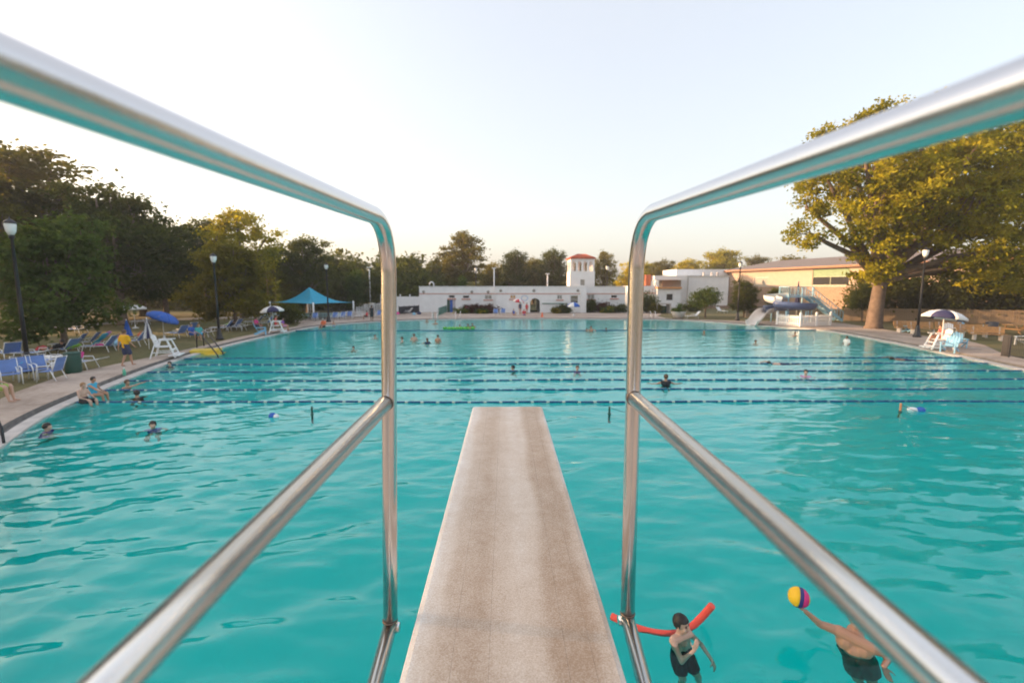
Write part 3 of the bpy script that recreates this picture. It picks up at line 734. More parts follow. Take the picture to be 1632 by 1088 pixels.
slab2(hb, 'upper_storey', STUCCO, 1077, 1160, 92, 100, 429, 439, 92)
for px in (1121, 1134, 1143): slab2(hb, 'roof_vent', CONC, px - 1.2, px + 1.2, 85, 85.3, 434, 440, 85)
# ---- tan hall: long side wall facing the pool, lit by the low sun
A = Vector((wx(1160, 92), 92)); Bp = Vector((wx(1493, 57.5), 57.5)); dr = (Bp - A).normalized(); Bp = A + dr * 70
LB = (Bp - A).length
tan = thing('tan_hall', 'long tan hall with brown eaves, brick base and green panelled window behind the slide', 'building', (A.x, A.y, 0.12), math.atan2(dr.y, dr.x))
ZE = 3.9 + 38 / FPX * 57.5 + 0.05
def tpos(px):           # distance along the wall of the point seen at this pixel column
    d = ray(px, 460).xy; M_ = Matrix(((d.x, -dr.x), (d.y, -dr.y))); return (M_.inverted() @ A).y
def tz(py, s): p = A + dr * s; return CAMH + (ray(816, py).z / ray(816, py).y) * p.y
w1 = (tpos(1201), tpos(1223)); w2 = (tpos(1293.5), tpos(1352))
h1 = (w1[0], w1[1], tz(457, w1[0]), tz(442, w1[0])); h2 = (w2[0], w2[1], tz(454.5, w2[0]), tz(429.5, w2[0]))
mb = MB(); wall_grid(mb, 0, LB, 3.95, ZE, 0, 0.3, [h1, h2]); mb.box((0.15, 7, 3.3), (0.3, 13.3, 6.4)); mb.v = [(v[0], v[1], v[2] - .12) for v in mb.v]; mb.build('wall', TAN, tan)
mb = MB(); mb.box((LB / 2, 0.18, 2.03), (LB + 0.05, 0.45, 3.83)); q = mb.build('brick_base', BRICKM, tan)
mb = MB(); mb.box((LB / 2, -0.02, 3.86), (LB + 0.1, 0.2, 0.10)); mb.build('ledge', CONC, tan)
fr_ = window(tan, *h1, 0, PALEGLASS, False, 0, off=(0, 0, .12))
zsp = h2[2] + (h2[3] - h2[2]) * 0.54
fr2 = window(tan, h2[0], h2[1], h2[2], zsp, 0, DARKGLASS, False, 1, mat('sage_frame', (0.42, 0.45, 0.32), 0.6), off=(0, 0, .12))
mb = MB(); mb.box(((h2[0] + h2[1]) / 2, 0.14, (zsp + h2[3]) / 2 - .12), (h2[1] - h2[0] - .01, 0.1, h2[3] - zsp - 0.02)); mb.build('panel', mat('sage_panel', (0.20, 0.30, 0.19), 0.7), tan)
mb = MB(); zt = ZE + 2.0
vs = [(-1.2, -0.9, ZE + .18), (LB + 1, -0.9, ZE + .18), (LB + 1, 15, ZE + .18), (-1.2, 15, ZE + .18), (5, 7, zt), (LB - 4, 7, zt)]
mb.add([(x, y, z - .12) for x, y, z in vs], [(0, 1, 5, 4), (1, 2, 5), (2, 3, 4, 5), (3, 0, 4), (0, 3, 2, 1)]); mb.build('roof', ROOFGREY, tan)
mb = MB(); mb.box((LB / 2 - .1, -0.92, ZE + 0.03 - .12), (LB + 2.2, 0.06, 0.34)); mb.build('fascia', FASCIA, tan); mb = MB(); mb.box((LB / 2 - .1, -1.0, ZE + 0.12 - .12), (LB + 2.2, 0.1, 0.12)); mb.build('gutter', mat('copper_gutter', (0.42, 0.20, 0.11), 0.6), tan)
mb = MB(); mb.box((-1.19, 7, ZE + 0.03 - .12), (0.06, 15.7, 0.33)); mb.build('fascia', FASCIA, tan)
mb = MB(); mb.tube([(0.3, -0.9, ZE - .2), (0.3, -0.15, ZE - 0.9), (0.3, -0.12, 0.3)], 0.09, 8); mb.build('downpipe', FASCIA, tan)
s_ = tpos(1345); mb = MB(); mb.box((s_, 3, ZE + 1.2), (0.5, 0.5, 1.4)); mb.build('chimney', FASCIA, tan)
# ================================================================== TREES
def crown_mesh(name, lobes, clumps, leaves, leaf, m, seed, csig=0.55, sizevar=0.5, shell=0.5):
    r = np.random.default_rng(seed); cs = []
    vol = np.array([l[1][0] * l[1][1] * l[1][2] for l in lobes]) ** 0.7; vol = vol / vol.sum()
    for (c, rad), w in zip(lobes, vol):
        k = max(4, int(clumps * w)); d = r.normal(size=(k, 3)); d /= np.linalg.norm(d, axis=1)[:, None]
        rr = (shell + (1.08 - shell) * r.random(k) ** 0.6)[:, None]
        cs.append(np.array(c) + d * rr * np.array(rad))
    cs = np.concatenate(cs); K = len(cs)
    sig = csig * (0.6 + 0.8 * r.random(K))
    ctr = np.repeat(cs, leaves, 0) + r.normal(size=(K * leaves, 3)) * np.repeat(sig, leaves)[:, None] * np.array([1, 1, 0.62])
    N = len(ctr)
    nrm = r.normal(size=(N, 3)) + np.array([0, 0, 0.55]); nrm /= np.linalg.norm(nrm, axis=1)[:, None]
    t = np.cross(nrm, r.normal(size=(N, 3))); t /= np.linalg.norm(t, axis=1)[:, None]; b = np.cross(nrm, t)
    s = (leaf * (1 - sizevar / 2 + sizevar * r.random(N)))[:, None]
    co = np.stack([ctr - t * s * 0.62, ctr + b * s * 0.36 + nrm * s * .08, ctr + t * s * 0.62, ctr - b * s * 0.36 + nrm * s * .08], 1).reshape(-1, 3)
    return np_mesh(name, co, np.arange(N * 4).reshape(-1, 4), m, False), cs
def trunk_mesh(name, lobes, cs, h0, r0, seed, twigs=60, lean=(0, 0), mt=BARK, n=10):
    rr = random.Random(seed); mb = MB()
    top = Vector((lean[0], lean[1], h0))
    pts = [Vector((0, 0, -0.1)), Vector((0.02, 0, 0.25)), Vector((lean[0] * .3, lean[1] * .3, h0 * 0.4)), Vector((lean[0] * .7, lean[1] * .7, h0 * 0.75)), top]
    mb.tube(pts, [r0 * 1.5, r0 * 1.15, r0, r0 * 0.92, r0 * 0.85], n)
    ends = []
    for c, rad in lobes:
        c = Vector(c); base = top + Vector((0, 0, -h0 * 0.12 * rr.random()))
        p1 = base.lerp(c, 0.4) + Vector((rr.uniform(-.3, .3), rr.uniform(-.3, .3), rr.uniform(0.0, .6))) * (r0 * 2)
        tip = c + Vector((0, 0, rad[2] * 0.3))
        mb.tube([base, p1, base.lerp(c, 0.75) + Vector((0, 0, .2)), c, tip], [r0 * 0.62, r0 * 0.45, r0 * 0.33, r0 * 0.24, r0 * 0.08], 8)
        ends.append((c, p1))
    if len(cs):
        for i in rr.sample(range(len(cs)), min(twigs, len(cs))):
            q = Vector(cs[i]); c, p1 = min(ends, key=lambda e: (e[0] - q).length); a = p1.lerp(c, rr.uniform(.5, 1))
            mb.tube([a, a.lerp(q, .5) + Vector((0, 0, .15)), q], [r0 * 0.16, r0 * 0.10, r0 * 0.03], 5, False)
    return mb.mesh(name, mt)
def rlobes(seed, n, R_, H0, H1, rl, squash=0.8, cone=0.0):
    rr = random.Random(seed); out = []
    for i in range(n):
        t = (i + rr.random() * .6) / n; z = H0 + (H1 - H0) * t
        rad = R_ * (math.sin(math.pi * (0.18 + 0.72 * t)) if not cone else (1 - cone * t)) * rr.uniform(0.55, 1.0)
        a = i * 2.4 + rr.random(); s = rl * rr.uniform(.75, 1.2)
        out.append(((rad * math.cos(a) * .75, rad * math.sin(a) * .75, z), (s, s, s * squash)))
    out.append(((0, 0, H1 - rl * .3), (rl * .8, rl * .8, rl * .8)))
    out.append(((0, 0, (H0 + H1) / 2), (R_ * .55, R_ * .55, (H1 - H0) * .38)))
    return out
PROTO = {}
def proto(key, lobes, clumps, leaves, leaf, mname, h0, r0, seed, csig, twigs=50):
    me, cs = crown_mesh('crown_' + key, lobes, clumps, leaves, leaf, MATS[mname], seed, csig, shell=0.66)
    PROTO[key] = (trunk_mesh('trunk_' + key, lobes, cs, h0, r0, seed, twigs), me)
proto('round', rlobes(3, 13, 4.6, 4.0, 11.5, 2.0), 270, 60, 0.29, 'leaf_dark', 3.4, 0.32, 21, 0.46)
proto('tall', rlobes(5, 15, 3.9, 4.5, 14.5, 1.7), 230, 62, 0.29, 'leaf_olive', 4.2, 0.33, 22, 0.44)
proto('loose', rlobes(8, 11, 4.8, 5.5, 13.0, 1.4), 170, 56, 0.28, 'leaf_olive', 4.8, 0.30, 23, 0.42)
proto('maple', rlobes(12, 16, 3.3, 1.9, 8.3, 1.35, .9, 0.45), 300, 56, 0.24, 'leaf_maple', 1.9, 0.17, 24, 0.34)
proto('column', rlobes(15, 8, 1.1, 1.0, 6.2, 0.9, 1.2, 0.6), 110, 40, 0.24, 'leaf_fresh', 1.0, 0.10, 25, 0.35, 20)
proto('low', rlobes(17, 8, 2.6, 2.4, 4.6, 1.0, .7), 120, 46, 0.24, 'leaf_dark', 1.9, 0.12, 26, 0.4, 30)
def tree(key, name, label, px, Y, top_py, wscale=1.0, leafm=None, rz=None, group=None, x=None, cat='tree'):
    tr, cr = PROTO[key]; H = max(v.co.z for v in cr.vertices) if not hasattr(tree, key) else getattr(tree, key); setattr(tree, key, H)
    p = PY(px, 460, Y); zt = PY(px, top_py, Y).z; s = (zt - 0.12) / H
    t = thing(name, label, cat, (p.x if x is None else x, Y, 0.12), rng.random() * 6.28 if rz is None else rz, group, (s * wscale, s * wscale, s))
    link('trunk', tr, t); c = link('crown', cr, t)
    if leafm: setmat(c, MATS[leafm])
    return t
GB = 'park trees beyond the pool'
for a in [
 # prototype, name, label, px, Y, top pixel, width scale, leaf
 ('maple', 'maple_tree', 'dense green young maple on the lawn behind the loungers, right of leftmost lamp post', 93, 27.5, 322, 1.08, 'leaf_maple'),
 ('tall', 'oak_tree', 'tallest tree at far left edge, golden where the sun catches its crown', 55, 47, 222, 1.7, 'leaf_olive'),
 ('loose', 'oak_tree', 'loose tall tree with sky gaps, cut by the left edge of the photo', -40, 42, 262, 1.2, 'leaf_olive'),
 ('round', 'oak_tree', 'big dark tree behind the maple, second highest at far left', 190, 46, 282, 1.25, 'leaf_dark'),
 ('round', 'oak_tree', 'dark rounded tree left of second lamp post', 262, 55, 348, 1.1, 'leaf_dark'),
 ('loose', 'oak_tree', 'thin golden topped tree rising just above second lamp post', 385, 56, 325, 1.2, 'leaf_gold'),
 ('maple', 'maple_tree', 'broad olive tree right behind second lamp post', 372, 42, 372, 1.25, 'leaf_olive'),
 ('round', 'oak_tree', 'dark tree standing directly above the peak of the teal canopy', 490, 66, 368, 1.15, 'leaf_dark'),
 ('tall', 'oak_tree', 'dark slim tree between teal canopy and second lamp post', 440, 72, 390, 1.2, 'leaf_dark'),
 ('loose', 'oak_tree', 'sparse low tree seen behind the left handrail post', 615, 84, 402, 1.0, 'leaf_dark'),
 ('round', 'oak_tree', 'rounded dark tree just left of the bathhouse corner', 655, 88, 404, 1.0, 'leaf_dark'),
 ('round', 'oak_tree', 'dark tree filling the gap right of the teal canopy', 568, 86, 408, 1.0, 'leaf_dark'),
 ('round', 'oak_tree', 'low dark tree between the canopy peak and its lamp post', 532, 78, 396, 1.15, 'leaf_dark'),
 ('tall', 'oak_tree', 'dark crown just right of left handrail post', 636, 95, 408, 1.3, 'leaf_dark'),
 ('round', 'oak_tree', 'dark crown between handrail post and the highest bathhouse tree', 695, 98, 410, 1.2, 'leaf_dark'),
 ('round', 'oak_tree', 'low tree between the highest bathhouse tree and its right neighbour', 785, 98, 414, 1.3, 'leaf_olive'),
 ('round', 'oak_tree', 'low tree above the arch of the bathhouse', 850, 100, 406, 1.2, 'leaf_olive'),
 ('round', 'oak_tree', 'low tree directly behind the bell tower', 925, 102, 408, 1.2, 'leaf_olive'),
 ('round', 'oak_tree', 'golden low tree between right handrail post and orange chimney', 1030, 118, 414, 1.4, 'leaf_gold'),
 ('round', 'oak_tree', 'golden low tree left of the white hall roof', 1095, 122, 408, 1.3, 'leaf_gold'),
 ('tall', 'oak_tree', 'dark tree filling the gap behind second lamp post', 330, 64, 345, 1.3, 'leaf_dark'),
 ('round', 'oak_tree', 'dark tree above the blue tilted parasol', 225, 60, 330, 1.3, 'leaf_olive'),
 ('round', 'oak_tree', 'dark low tree far left behind the leftmost lamp post', 20, 55, 330, 1.3, 'leaf_dark'),
 ('tall', 'oak_tree', 'highest tree behind the bathhouse, loose pointed crown above its left wing', 738, 86, 366, 1.35, 'leaf_olive'),
 ('round', 'oak_tree', 'rounded tree behind the bathhouse left of its arch', 820, 90, 393, 0.95, 'leaf_dark'),
 ('round', 'oak_tree', 'rounded tree just left of the bell tower', 880, 92, 391, 0.95, 'leaf_dark'),
 ('loose', 'oak_tree', 'small tree crown just right of the bell tower', 962, 92, 396, 0.8, 'leaf_olive'),
 ('round', 'oak_tree', 'low golden tree behind the right wing of the bathhouse', 1005, 105, 412, 0.9, 'leaf_gold'),
 ('round', 'oak_tree', 'low olive tree above the orange chimney', 1055, 112, 409, 1.0, 'leaf_olive'),
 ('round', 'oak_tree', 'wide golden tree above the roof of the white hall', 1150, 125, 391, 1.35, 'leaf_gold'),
 ('round', 'oak_tree', 'far olive tree at right end of the row above the white hall', 1205, 128, 402, 1.0, 'leaf_olive'),
 ('low', 'oak_tree', 'small far tree top above the tan hall roof ridge', 1250, 118, 404, 1.3, 'leaf_olive'),
 ('column', 'column_tree', 'pale green pointed tree right of the teal canopy', 566, 72, 428, 1.15, 'leaf_fresh'),
 ('column', 'column_tree', 'pale green pointed tree above the left slope of teal canopy', 455, 68, 432, 1.2, 'leaf_fresh'),
 ('column', 'column_tree', 'slim green tree behind the bathhouse beside its third window', 737, 76, 438, 0.8, 'leaf_fresh'),
 ('low', 'small_tree', 'small spreading tree on the grass in front of the white hall', 1126, 56, 455, 1.15, 'leaf_maple'),
 ('maple', 'evergreen_tree', 'dense dark evergreen behind the lamp post left of the slide', 1188, 57, 440, 1.05, 'leaf_dark'),
 ('maple', 'evergreen_tree', 'dark evergreen between the evergreen and the slide platform', 1236, 58, 455, 1.0, 'leaf_dark'),
 ('low', 'small_tree', 'dark bushy tree right behind the trunk of the great oak', 1378, 49, 450, 0.8, 'leaf_dark'),
]:
    tree(*a[:7], leafm=a[7], group=GB)
# shade trees further left, out of frame, whose shadows fall over pool and deck
for i, (x, y, h, w) in enumerate([(-62, 36, 17, 1.4), (-70, 52, 17, 1.4), (-58, 14, 20, 1.5), (-54, 24, 20, 1.4), (-50, 60, 14, 1.2)]):
    t = tree('round', 'oak_tree', ['broad dark tree low behind the big tree at far left', 'dark tree deep in the grove left of second lamp post', 'shade tree beyond the left edge of the lawn', 'second shade tree beyond the left edge of the lawn', 'dark tree low in the grove behind the maple'][i], 100, y, 300, w, 'leaf_dark', group=GB, x=x)
    s = h / tree.round; t.scale = (s * w, s * w, s)
for i, (x, y, h, w) in enumerate([(-45, -22, 11, 1.4), (-30, -34, 10, 1.4), (-14, -38, 11, 1.5), (4, -40, 10, 1.5), (22, -36, 10, 1.4), (40, -26, 11, 1.4), (52, -4, 12, 1.4), (-52, -4, 12, 1.4)]):  # unseen trees added so the steel rails reflect something darker than sky
    t = tree('round', 'oak_tree', ['leftmost', 'second from left', 'third from left', 'fourth from left', 'fifth from left', 'third from right', 'rightmost', 'nearest left'][i] + ' of the unseen trees added behind the diving board for reflections', 100, 30, 300, w, 'leaf_olive', group='unseen trees added for reflections', x=x); t.location.y = y
    s = h / tree.round; t.scale = (s * w, s * w, s)
# dense low backdrop of trees/hedge at the left (a far-off wood)
lob = []
hr_ = random.Random(4)
for k in range(70):
    px = -80 + k * 11.2; Y = hr_.uniform(74, 100); p = PY(px, 460, Y); h = hr_.uniform(5.0, 8.5)
    lob.append(((p.x, p.y, 0.12 + h * .55), (3.6, 2.5, h * .6)))
for k in range(40):
    px = 640 + k * 16; Y = hr_.uniform(105, 140); p = PY(px, 460, Y); h = hr_.uniform(3.0, 8.5)
    lob.append(((p.x, p.y, 0.12 + h * .5), (4.5, 2.5, h * .55)))
me, cs = crown_mesh('far_wood', lob, 2600, 36, 0.55, MATS['leaf_dark'], 77, 0.9, shell=0.35)
o = link('woodland', me); tag(o, 'dark undergrowth and far wood behind the park trees', 'woodland', kind='stuff')

# ---- the great oak on the right, sunlit from the left
hp = P(1392, 523, 0.14)
hero = thing('great_oak', 'huge golden green oak with thick trunk overhanging the right side of the deck', 'tree', (hp.x, hp.y, 0.12))
def hl(px, py, dy, rx, rz_, ry=None):
    q = PY(px, py, hp.y + dy); k = q.y / FPX
    return ((q.x - hp.x, dy, q.z - 0.12), (rx * k, (ry or rx) * k, rz_ * k))
HL = [hl(1345, 215, 1, 34, 20), hl(1420, 190, 0, 40, 22), hl(1490, 178, 2, 40, 20), hl(1320, 290, -1, 42, 24), hl(1285, 330, 0, 22, 20), hl(1290, 372, -1, 30, 18),
      hl(1380, 260, -3, 55, 34), hl(1395, 330, -3, 48, 36), hl(1395, 395, -2, 42, 30), hl(1460, 300, -4, 55, 42), hl(1470, 240, 0, 62, 40), hl(1540, 260, -4, 58, 44), hl(1560, 330, -4, 55, 36),
      hl(1620, 250, -2, 60, 50), hl(1640, 330, -2, 60, 40), hl(1500, 370, -3, 42, 24), hl(1570, 400, -4, 46, 34), hl(1630, 400, 0, 50, 34), hl(1545, 425, -3, 34, 22), hl(1600, 440, -2, 46, 26), hl(1390, 430, -1, 30, 20), hl(1700, 300, 0, 60, 60), hl(1560, 205, 3, 60, 34), hl(1450, 350, 3, 70, 50), hl(1550, 300, 5, 90, 70), hl(1400, 300, 4, 60, 50)]
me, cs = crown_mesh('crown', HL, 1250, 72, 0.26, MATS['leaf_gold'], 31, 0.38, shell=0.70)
link('crown', me, hero)
tr_ = trunk_mesh('trunk', HL, cs, 4.6, 0.58, 9, 110, (0.35, 0.1), mat('oak_bark', (0.14, 0.10, 0.075), 0.95, var=0.3, vscale=3, bump=0.9, bscale=7), 14)
link('trunk', tr_, hero)

# ---- bushes
def bush(label, loc, rx, ry, h, mname, seed, n=60, leaf=0.16, group=None, flowers=None, name='bush'):
    lb = [((rr_.uniform(-.5, .5) * rx, rr_.uniform(-.5, .5) * ry, h * rr_.uniform(.35, .6)), (rx * .62, ry * .62, h * .45)) for rr_ in [random.Random(seed + i) for i in range(5)]]
    lb.append(((0, 0, h * .45), (rx * .8, ry * .8, h * .5)))
    t = thing(name, label, 'bush', loc, 0, group)
    me, cs = crown_mesh('foliage', lb, n, 40, leaf, MATS[mname], seed, 0.16 + 0.05 * h, shell=.4)
    link('foliage', me, t)
    mb = MB(); rr = random.Random(seed)
    for i in range(7): mb.tube([(rr.uniform(-.15, .15), rr.uniform(-.15, .15), -0.05), (rr.uniform(-.3, .3) * rx, rr.uniform(-.3, .3) * ry, h * .35), Vector(cs[rr.randrange(len(cs))])], [0.03, 0.02, 0.008], 5)
    mb.build('stem', BARK, t)
    if flowers:
        me, _ = crown_mesh('blossom', [((0, -ry * .4, h * .5), (rx * .9, ry * .6, h * .5))], max(8, n // 4), 12, leaf * .9, MATS[flowers], seed + 3, 0.12, shell=.7); link('blossom', me, t)
    return t
def bp(px, py, z=0.14): return P(px, py, z)
bush('dark maroon shrub in the flower bed below third bathhouse window', PY(752, 490, 65.2).xy.to_3d() + Vector((0, 0, .14)), 1.9, 0.8, 1.25, 'leaf_maroon', 101, 70, flowers='flower_pink')
bush('maroon and green shrub right of the lamp post in the bed by the bathhouse', PY(775, 490, 65.2).xy.to_3d() + Vector((0, 0, .14)), 1.6, 0.8, 1.2, 'leaf_maroon', 102, 70)
bush('low yellow flowering clump at left end of the bathhouse bed', PY(733, 490, 64.6).xy.to_3d() + Vector((0, 0, .14)), 1.1, 0.6, 0.65, 'leaf_fresh', 103, 40, flowers='flower_yellow')
bush('low yellow flowering clump at the foot of the bathhouse lamp post', PY(766, 490, 64.4).xy.to_3d() + Vector((0, 0, .14)), 0.9, 0.5, 0.6, 'leaf_fresh', 104, 40, flowers='flower_yellow')
bush('dark green shrub beside the blue and white parasol', PY(898, 490, 65.0).xy.to_3d() + Vector((0, 0, .14)), 1.1, 0.7, 1.1, 'leaf_dark', 105, 60)
bush('orange flowering shrub left of the dark shrub by the bathhouse arch', PY(887, 492, 64.7).xy.to_3d() + Vector((0, 0, .14)), 0.6, 0.5, 0.7, 'leaf_olive', 106, 40, flowers='flower_yellow')
bush('tall dark shrub against the pilaster of the bathhouse', PY(941, 488, 66.8).xy.to_3d() + Vector((0, 0, .14)), 0.9, 0.6, 1.8, 'leaf_dark', 107, 60)
bush('dark hedge shrub under the right wing windows', PY(957, 490, 66.8).xy.to_3d() + Vector((0, 0, .14)), 1.5, 0.7, 1.35, 'leaf_maroon', 108, 70)
bush('yellow flowering clump in front of the right wing', PY(968, 492, 65.8).xy.to_3d() + Vector((0, 0, .14)), 1.0, 0.5, 0.8, 'leaf_fresh', 109, 40, flowers='flower_yellow')
bush('dark green shrub at right end of the bathhouse', PY(985, 490, 66.6).xy.to_3d() + Vector((0, 0, .14)), 1.3, 0.7, 1.1, 'leaf_dark', 110, 60)
bush('tall rounded dark shrub right of the right handrail post', PY(1031, 488, 66).xy.to_3d() + Vector((0, 0, .14)), 1.5, 1.2, 2.9, 'leaf_dark', 111, 110)
bush('olive shrub in front of the annex wing', PY(1043, 490, 65).xy.to_3d() + Vector((0, 0, .14)), 1.0, 0.8, 1.4, 'leaf_olive', 112, 60)
bush('dark leafy bush on the lawn right of the navy and white parasol', P(462, 516), 1.3, 1.0, 1.9, 'leaf_dark', 113, 80)
bush('dark shrub against the wall right of the planter', PY(1103, 490, 70).xy.to_3d() + Vector((0, 0, .14)), 1.6, 0.8, 1.6, 'leaf_dark', 114, 60)
hs = [(1372, 50, 5.0, 1.8), (1420, 49, 5.6, 2.4), (1450, 48, 5.0, 2.2), (1478, 48, 4.6, 2.2), (1510, 47, 5.4, 2.4), (1545, 46, 4.6, 2.4), (1580, 46, 5.2, 2.4), (1615, 45, 5.6, 2.6), (1650, 45, 5.6, 2.6)]
hlab = ['tall dark shrub just behind the great oak trunk', 'tall dark shrub just right of the great oak trunk', 'dark shrub left of the right hand lamp post', 'dark shrub behind the right hand lamp post', 'tall dark shrub above the navy and white parasol', 'dark shrub behind the wooden benches', 'tall dark shrub above the dark litter bin', 'tall dark shrub at right edge of the photo', 'dark shrub cut by the right edge of the photo']
for i, (px, Y, h, r_) in enumerate(hs):
    bush(hlab[i], PY(px, 490, Y + 1.4).xy.to_3d() + Vector((0, 0, .12)), r_, 1.3, h, 'leaf_dark', 130 + i, 90, 0.26, 'shrubs along the wooden fence', name='tall_shrub')
# ================================================================== LANE ROPES
def pool_span(Y0, k):
    """x where the line y = Y0 + k x crosses the pool outline"""
    xs_ = []
    for i in range(len(POOL)):
        a, b = POOL[i], POOL[(i + 1) % len(POOL)]; fa = a.y - Y0 - k * a.x; fb = b.y - Y0 - k * b.x
        if fa * fb <= 0 and fa != fb: t_ = fa / (fa - fb); xs_.append(a.x + (b.x - a.x) * t_)
    return min(xs_), max(xs_)
mb = MB(); mb.lathe([(0.001, -0.215), (0.031, -0.21), (0.038, -0.19), (0.038, -0.01), (0.032, 0.0), (0.038, 0.01), (0.038, 0.19), (0.031, 0.21), (0.001, 0.215)], 8); fl_b = mb.mesh('float_blue', ROPEBLUE)
mb = MB(); mb.lathe([(0.001, -0.06), (0.03, -0.05), (0.036, 0.0), (0.03, 0.05), (0.001, 0.06)], 8); fl_w = mb.mesh('float_white', ROPEWHITE)
def lane_rope(label, py, k, step=0.53, white_until=1.0, seed=0):
    rr = random.Random(seed); Y0 = P(805, py, 0.02).y; x0, x1 = pool_span(Y0, k); L = x1 - x0
    t = thing('lane_rope', label, 'lane rope', (x0, Y0 + k * x0, 0.02), math.atan(k), 'lane ropes across the pool')
    wob = lambda x: 0.05 * math.sin(x * 0.31 + seed) + 0.03 * math.sin(x * .9 + seed * 2)
    mb = MB(); mb.tube([(L * i / 60, wob(L * i / 60), 0.0) for i in range(61)], 0.018, 5); mb.build('cable', ROPEBLUE, t)
    n = int(L / step)
    for i in range(n):
        x = (i + .5) * L / n
        f = link('float', fl_b, t); f.location = (x, wob(x), 0.005 + rr.uniform(-.008, .008)); f.rotation_euler = (0, R(90), math.cos(x * .31 + seed) * .015)
        if x / L < white_until or rr.random() < 0.06:
            f = link('float', fl_w, t); f.location = (x + L / n / 2, wob(x + L / n / 2), 0.004); f.rotation_euler = (0, R(90), 0)
for i, (py, lab, wu) in enumerate([(640.5, 'dashed blue and white lane rope nearest to the diving board', 0.62), (621, 'lane rope second nearest to the diving board', 0.2), (606, 'lane rope third from the diving board', .7),
                                   (592, 'lane rope fourth from the diving board', 0.05), (580, 'dotted lane rope second farthest of the six', 0.85), (570.6, 'solid blue lane rope farthest of the six swimming lanes', 0.0)]):
    lane_rope(lab, py, -0.010 if i == 0 else -0.006, white_until=wu, seed=i)
# thin boundary rope further out
Y0 = P(805, 526.5, 0.02).y; x0, x1 = pool_span(Y0, 0)
mb = MB(); mb.tube([(x0 + (x1 - x0) * i / 40, Y0 + .1 * math.sin(i * .5), 0.02) for i in range(41)], 0.05, 6)
o = mb.build('safety_rope', ROPEBLUE); tag(o, 'thin dark safety rope marking off the shallow end by the bathhouse', 'rope')
# marker poles and small floats near the first lane rope
for px, py, h, m, lab in ((497.5, 661, .27, GREENP, 'thin dark green upright pole in the water left of the diving board'), (971, 660, .25, GREENP, 'small dark green upright pole in the water right of the diving board'), (1434.5, 657, .30, mat('orange_pole', (0.62, 0.27, 0.12), 0.5), 'orange upright pole in the water at far right by the first rope')):
    p = P(px, py, 0); t = thing('marker_pole', lab, 'pole', p, 0, 'upright marker poles'); mb = MB(); mb.lathe([(0.001, -0.9), (0.032, -0.85), (0.032, h - .05), (0.022, h), (0.001, h)], 10); mb.build('pole', m, t); mb = MB(); mb.lathe([(0.033, -.06), (0.05, -.03), (0.05, .03), (0.033, .06)], 12); mb.build('collar', GREENP, t)
    mb = MB(); mb.tube([(0.03, 0, h * .8), (0.35, .05, h * .35), (0.62, .1, 0.0)], 0.006, 5); mb.build('cord', BLACKM, t)
def buoy(px, py, lab, two):
    p = P(px, py, 0.0); t = thing('buoy', lab, 'buoy', p, R(-20)); mb = MB(); mb.ball((0, 0, 0.03), (0.13, 0.10, 0.10), 14, 10); mb.build('shell', BLUEF, t)
    mb = MB(); mb.ball((-0.2 if two else 0.14, 0, 0.02), (0.16 if two else .08, 0.085, 0.08), 14, 10); mb.build('white_end', WHITE, t)
buoy(434.5, 664, 'round blue buoy floating left of the dark green pole', False); buoy(1467, 654.5, 'white and blue buoy floating right of the orange pole', True)

# ================================================================== LAMP POSTS
mb = MB(); mb.lathe([(0.26, 0), (0.26, 0.12), (0.2, 0.2), (0.16, 0.55), (0.12, 0.75), (0.1, 0.9)], 14); lm_base = mb.mesh('base', BLACKM)
mb = MB(); mb.lathe([(0.085, 0.9), (0.075, 3), (0.055, 5.85), (0.09, 5.88), (0.11, 5.98), (0.06, 6.02)], 12); lm_pole = mb.mesh('pole', BLACKM)
mb = MB(); mb.lathe([(0.10, 6.02), (0.17, 6.18), (0.20, 6.42), (0.19, 6.5)], 14); lm_glass = mb.mesh('globe', LAMPGLASS)
mb = MB(); mb.lathe([(0.22, 6.5), (0.2, 6.56), (0.1, 6.66), (0.03, 6.7), (0.02, 6.78), (0.001, 6.8)], 14); lm_cap = mb.mesh('cap', BLACKM)
for px, py, top, lab, lean in [(46, 592, 345, 'black lamp post with white globe behind the loungers at far left', 0), (350, 541, 402, 'black lamp post with white globe on the lawn right of blue parasol', 0), (524, 513, 418, 'black lamp post in front of the teal canopy', 0), (759, 497, 424, 'black lamp post in the flower bed left of the arch', 0),
                         (966, 497, 421, 'black lamp post in front of the right wing of the bathhouse', 0), (1175, 510.5, 415, 'black lamp post on the grass left of the water slide', 0), (1461, 537, 392, 'brownish black lamp post right of the great oak trunk', 0)]:
    p = P(px, py); t = thing('lamp_post', lab, 'lamp post', p, 0, 'lamp posts around the pool', (1, 1, (PY(px, top, p.y).z - .15) / 6.8))
    for nm, me in (('base', lm_base), ('pole', lm_pole), ('cap', lm_cap), ('globe', lm_glass)): link(nm, me, t)
for px, py0, py1, Y, lab, m in [(590, 427, 470, 74, 'thin white flood light pole among the trees right of the teal canopy', WHITE), (787.5, 428, 458, 78, 'thin white pole behind the roof left of the arch', WHITE), (872.5, 437, 458, 78, 'thin white pole behind the roof left of bell tower', WHITE), (429, 429, 500, 66, 'thin rusty pole behind the navy and white parasol', FASCIA)]:
    p = PY(px, py1, Y); z1 = PY(px, py0, Y).z
    t = thing('pole', lab, 'pole', (p.x, Y, 0.12)); mb = MB(); mb.tube([(0, 0, 0), (0, 0, z1 - .12)], 0.10, 8); mb.build('shaft', m, t); mb = MB(); mb.box((0, 0, z1 - .05), (0.7, 0.25, 0.16)); mb.build('head', m, t)

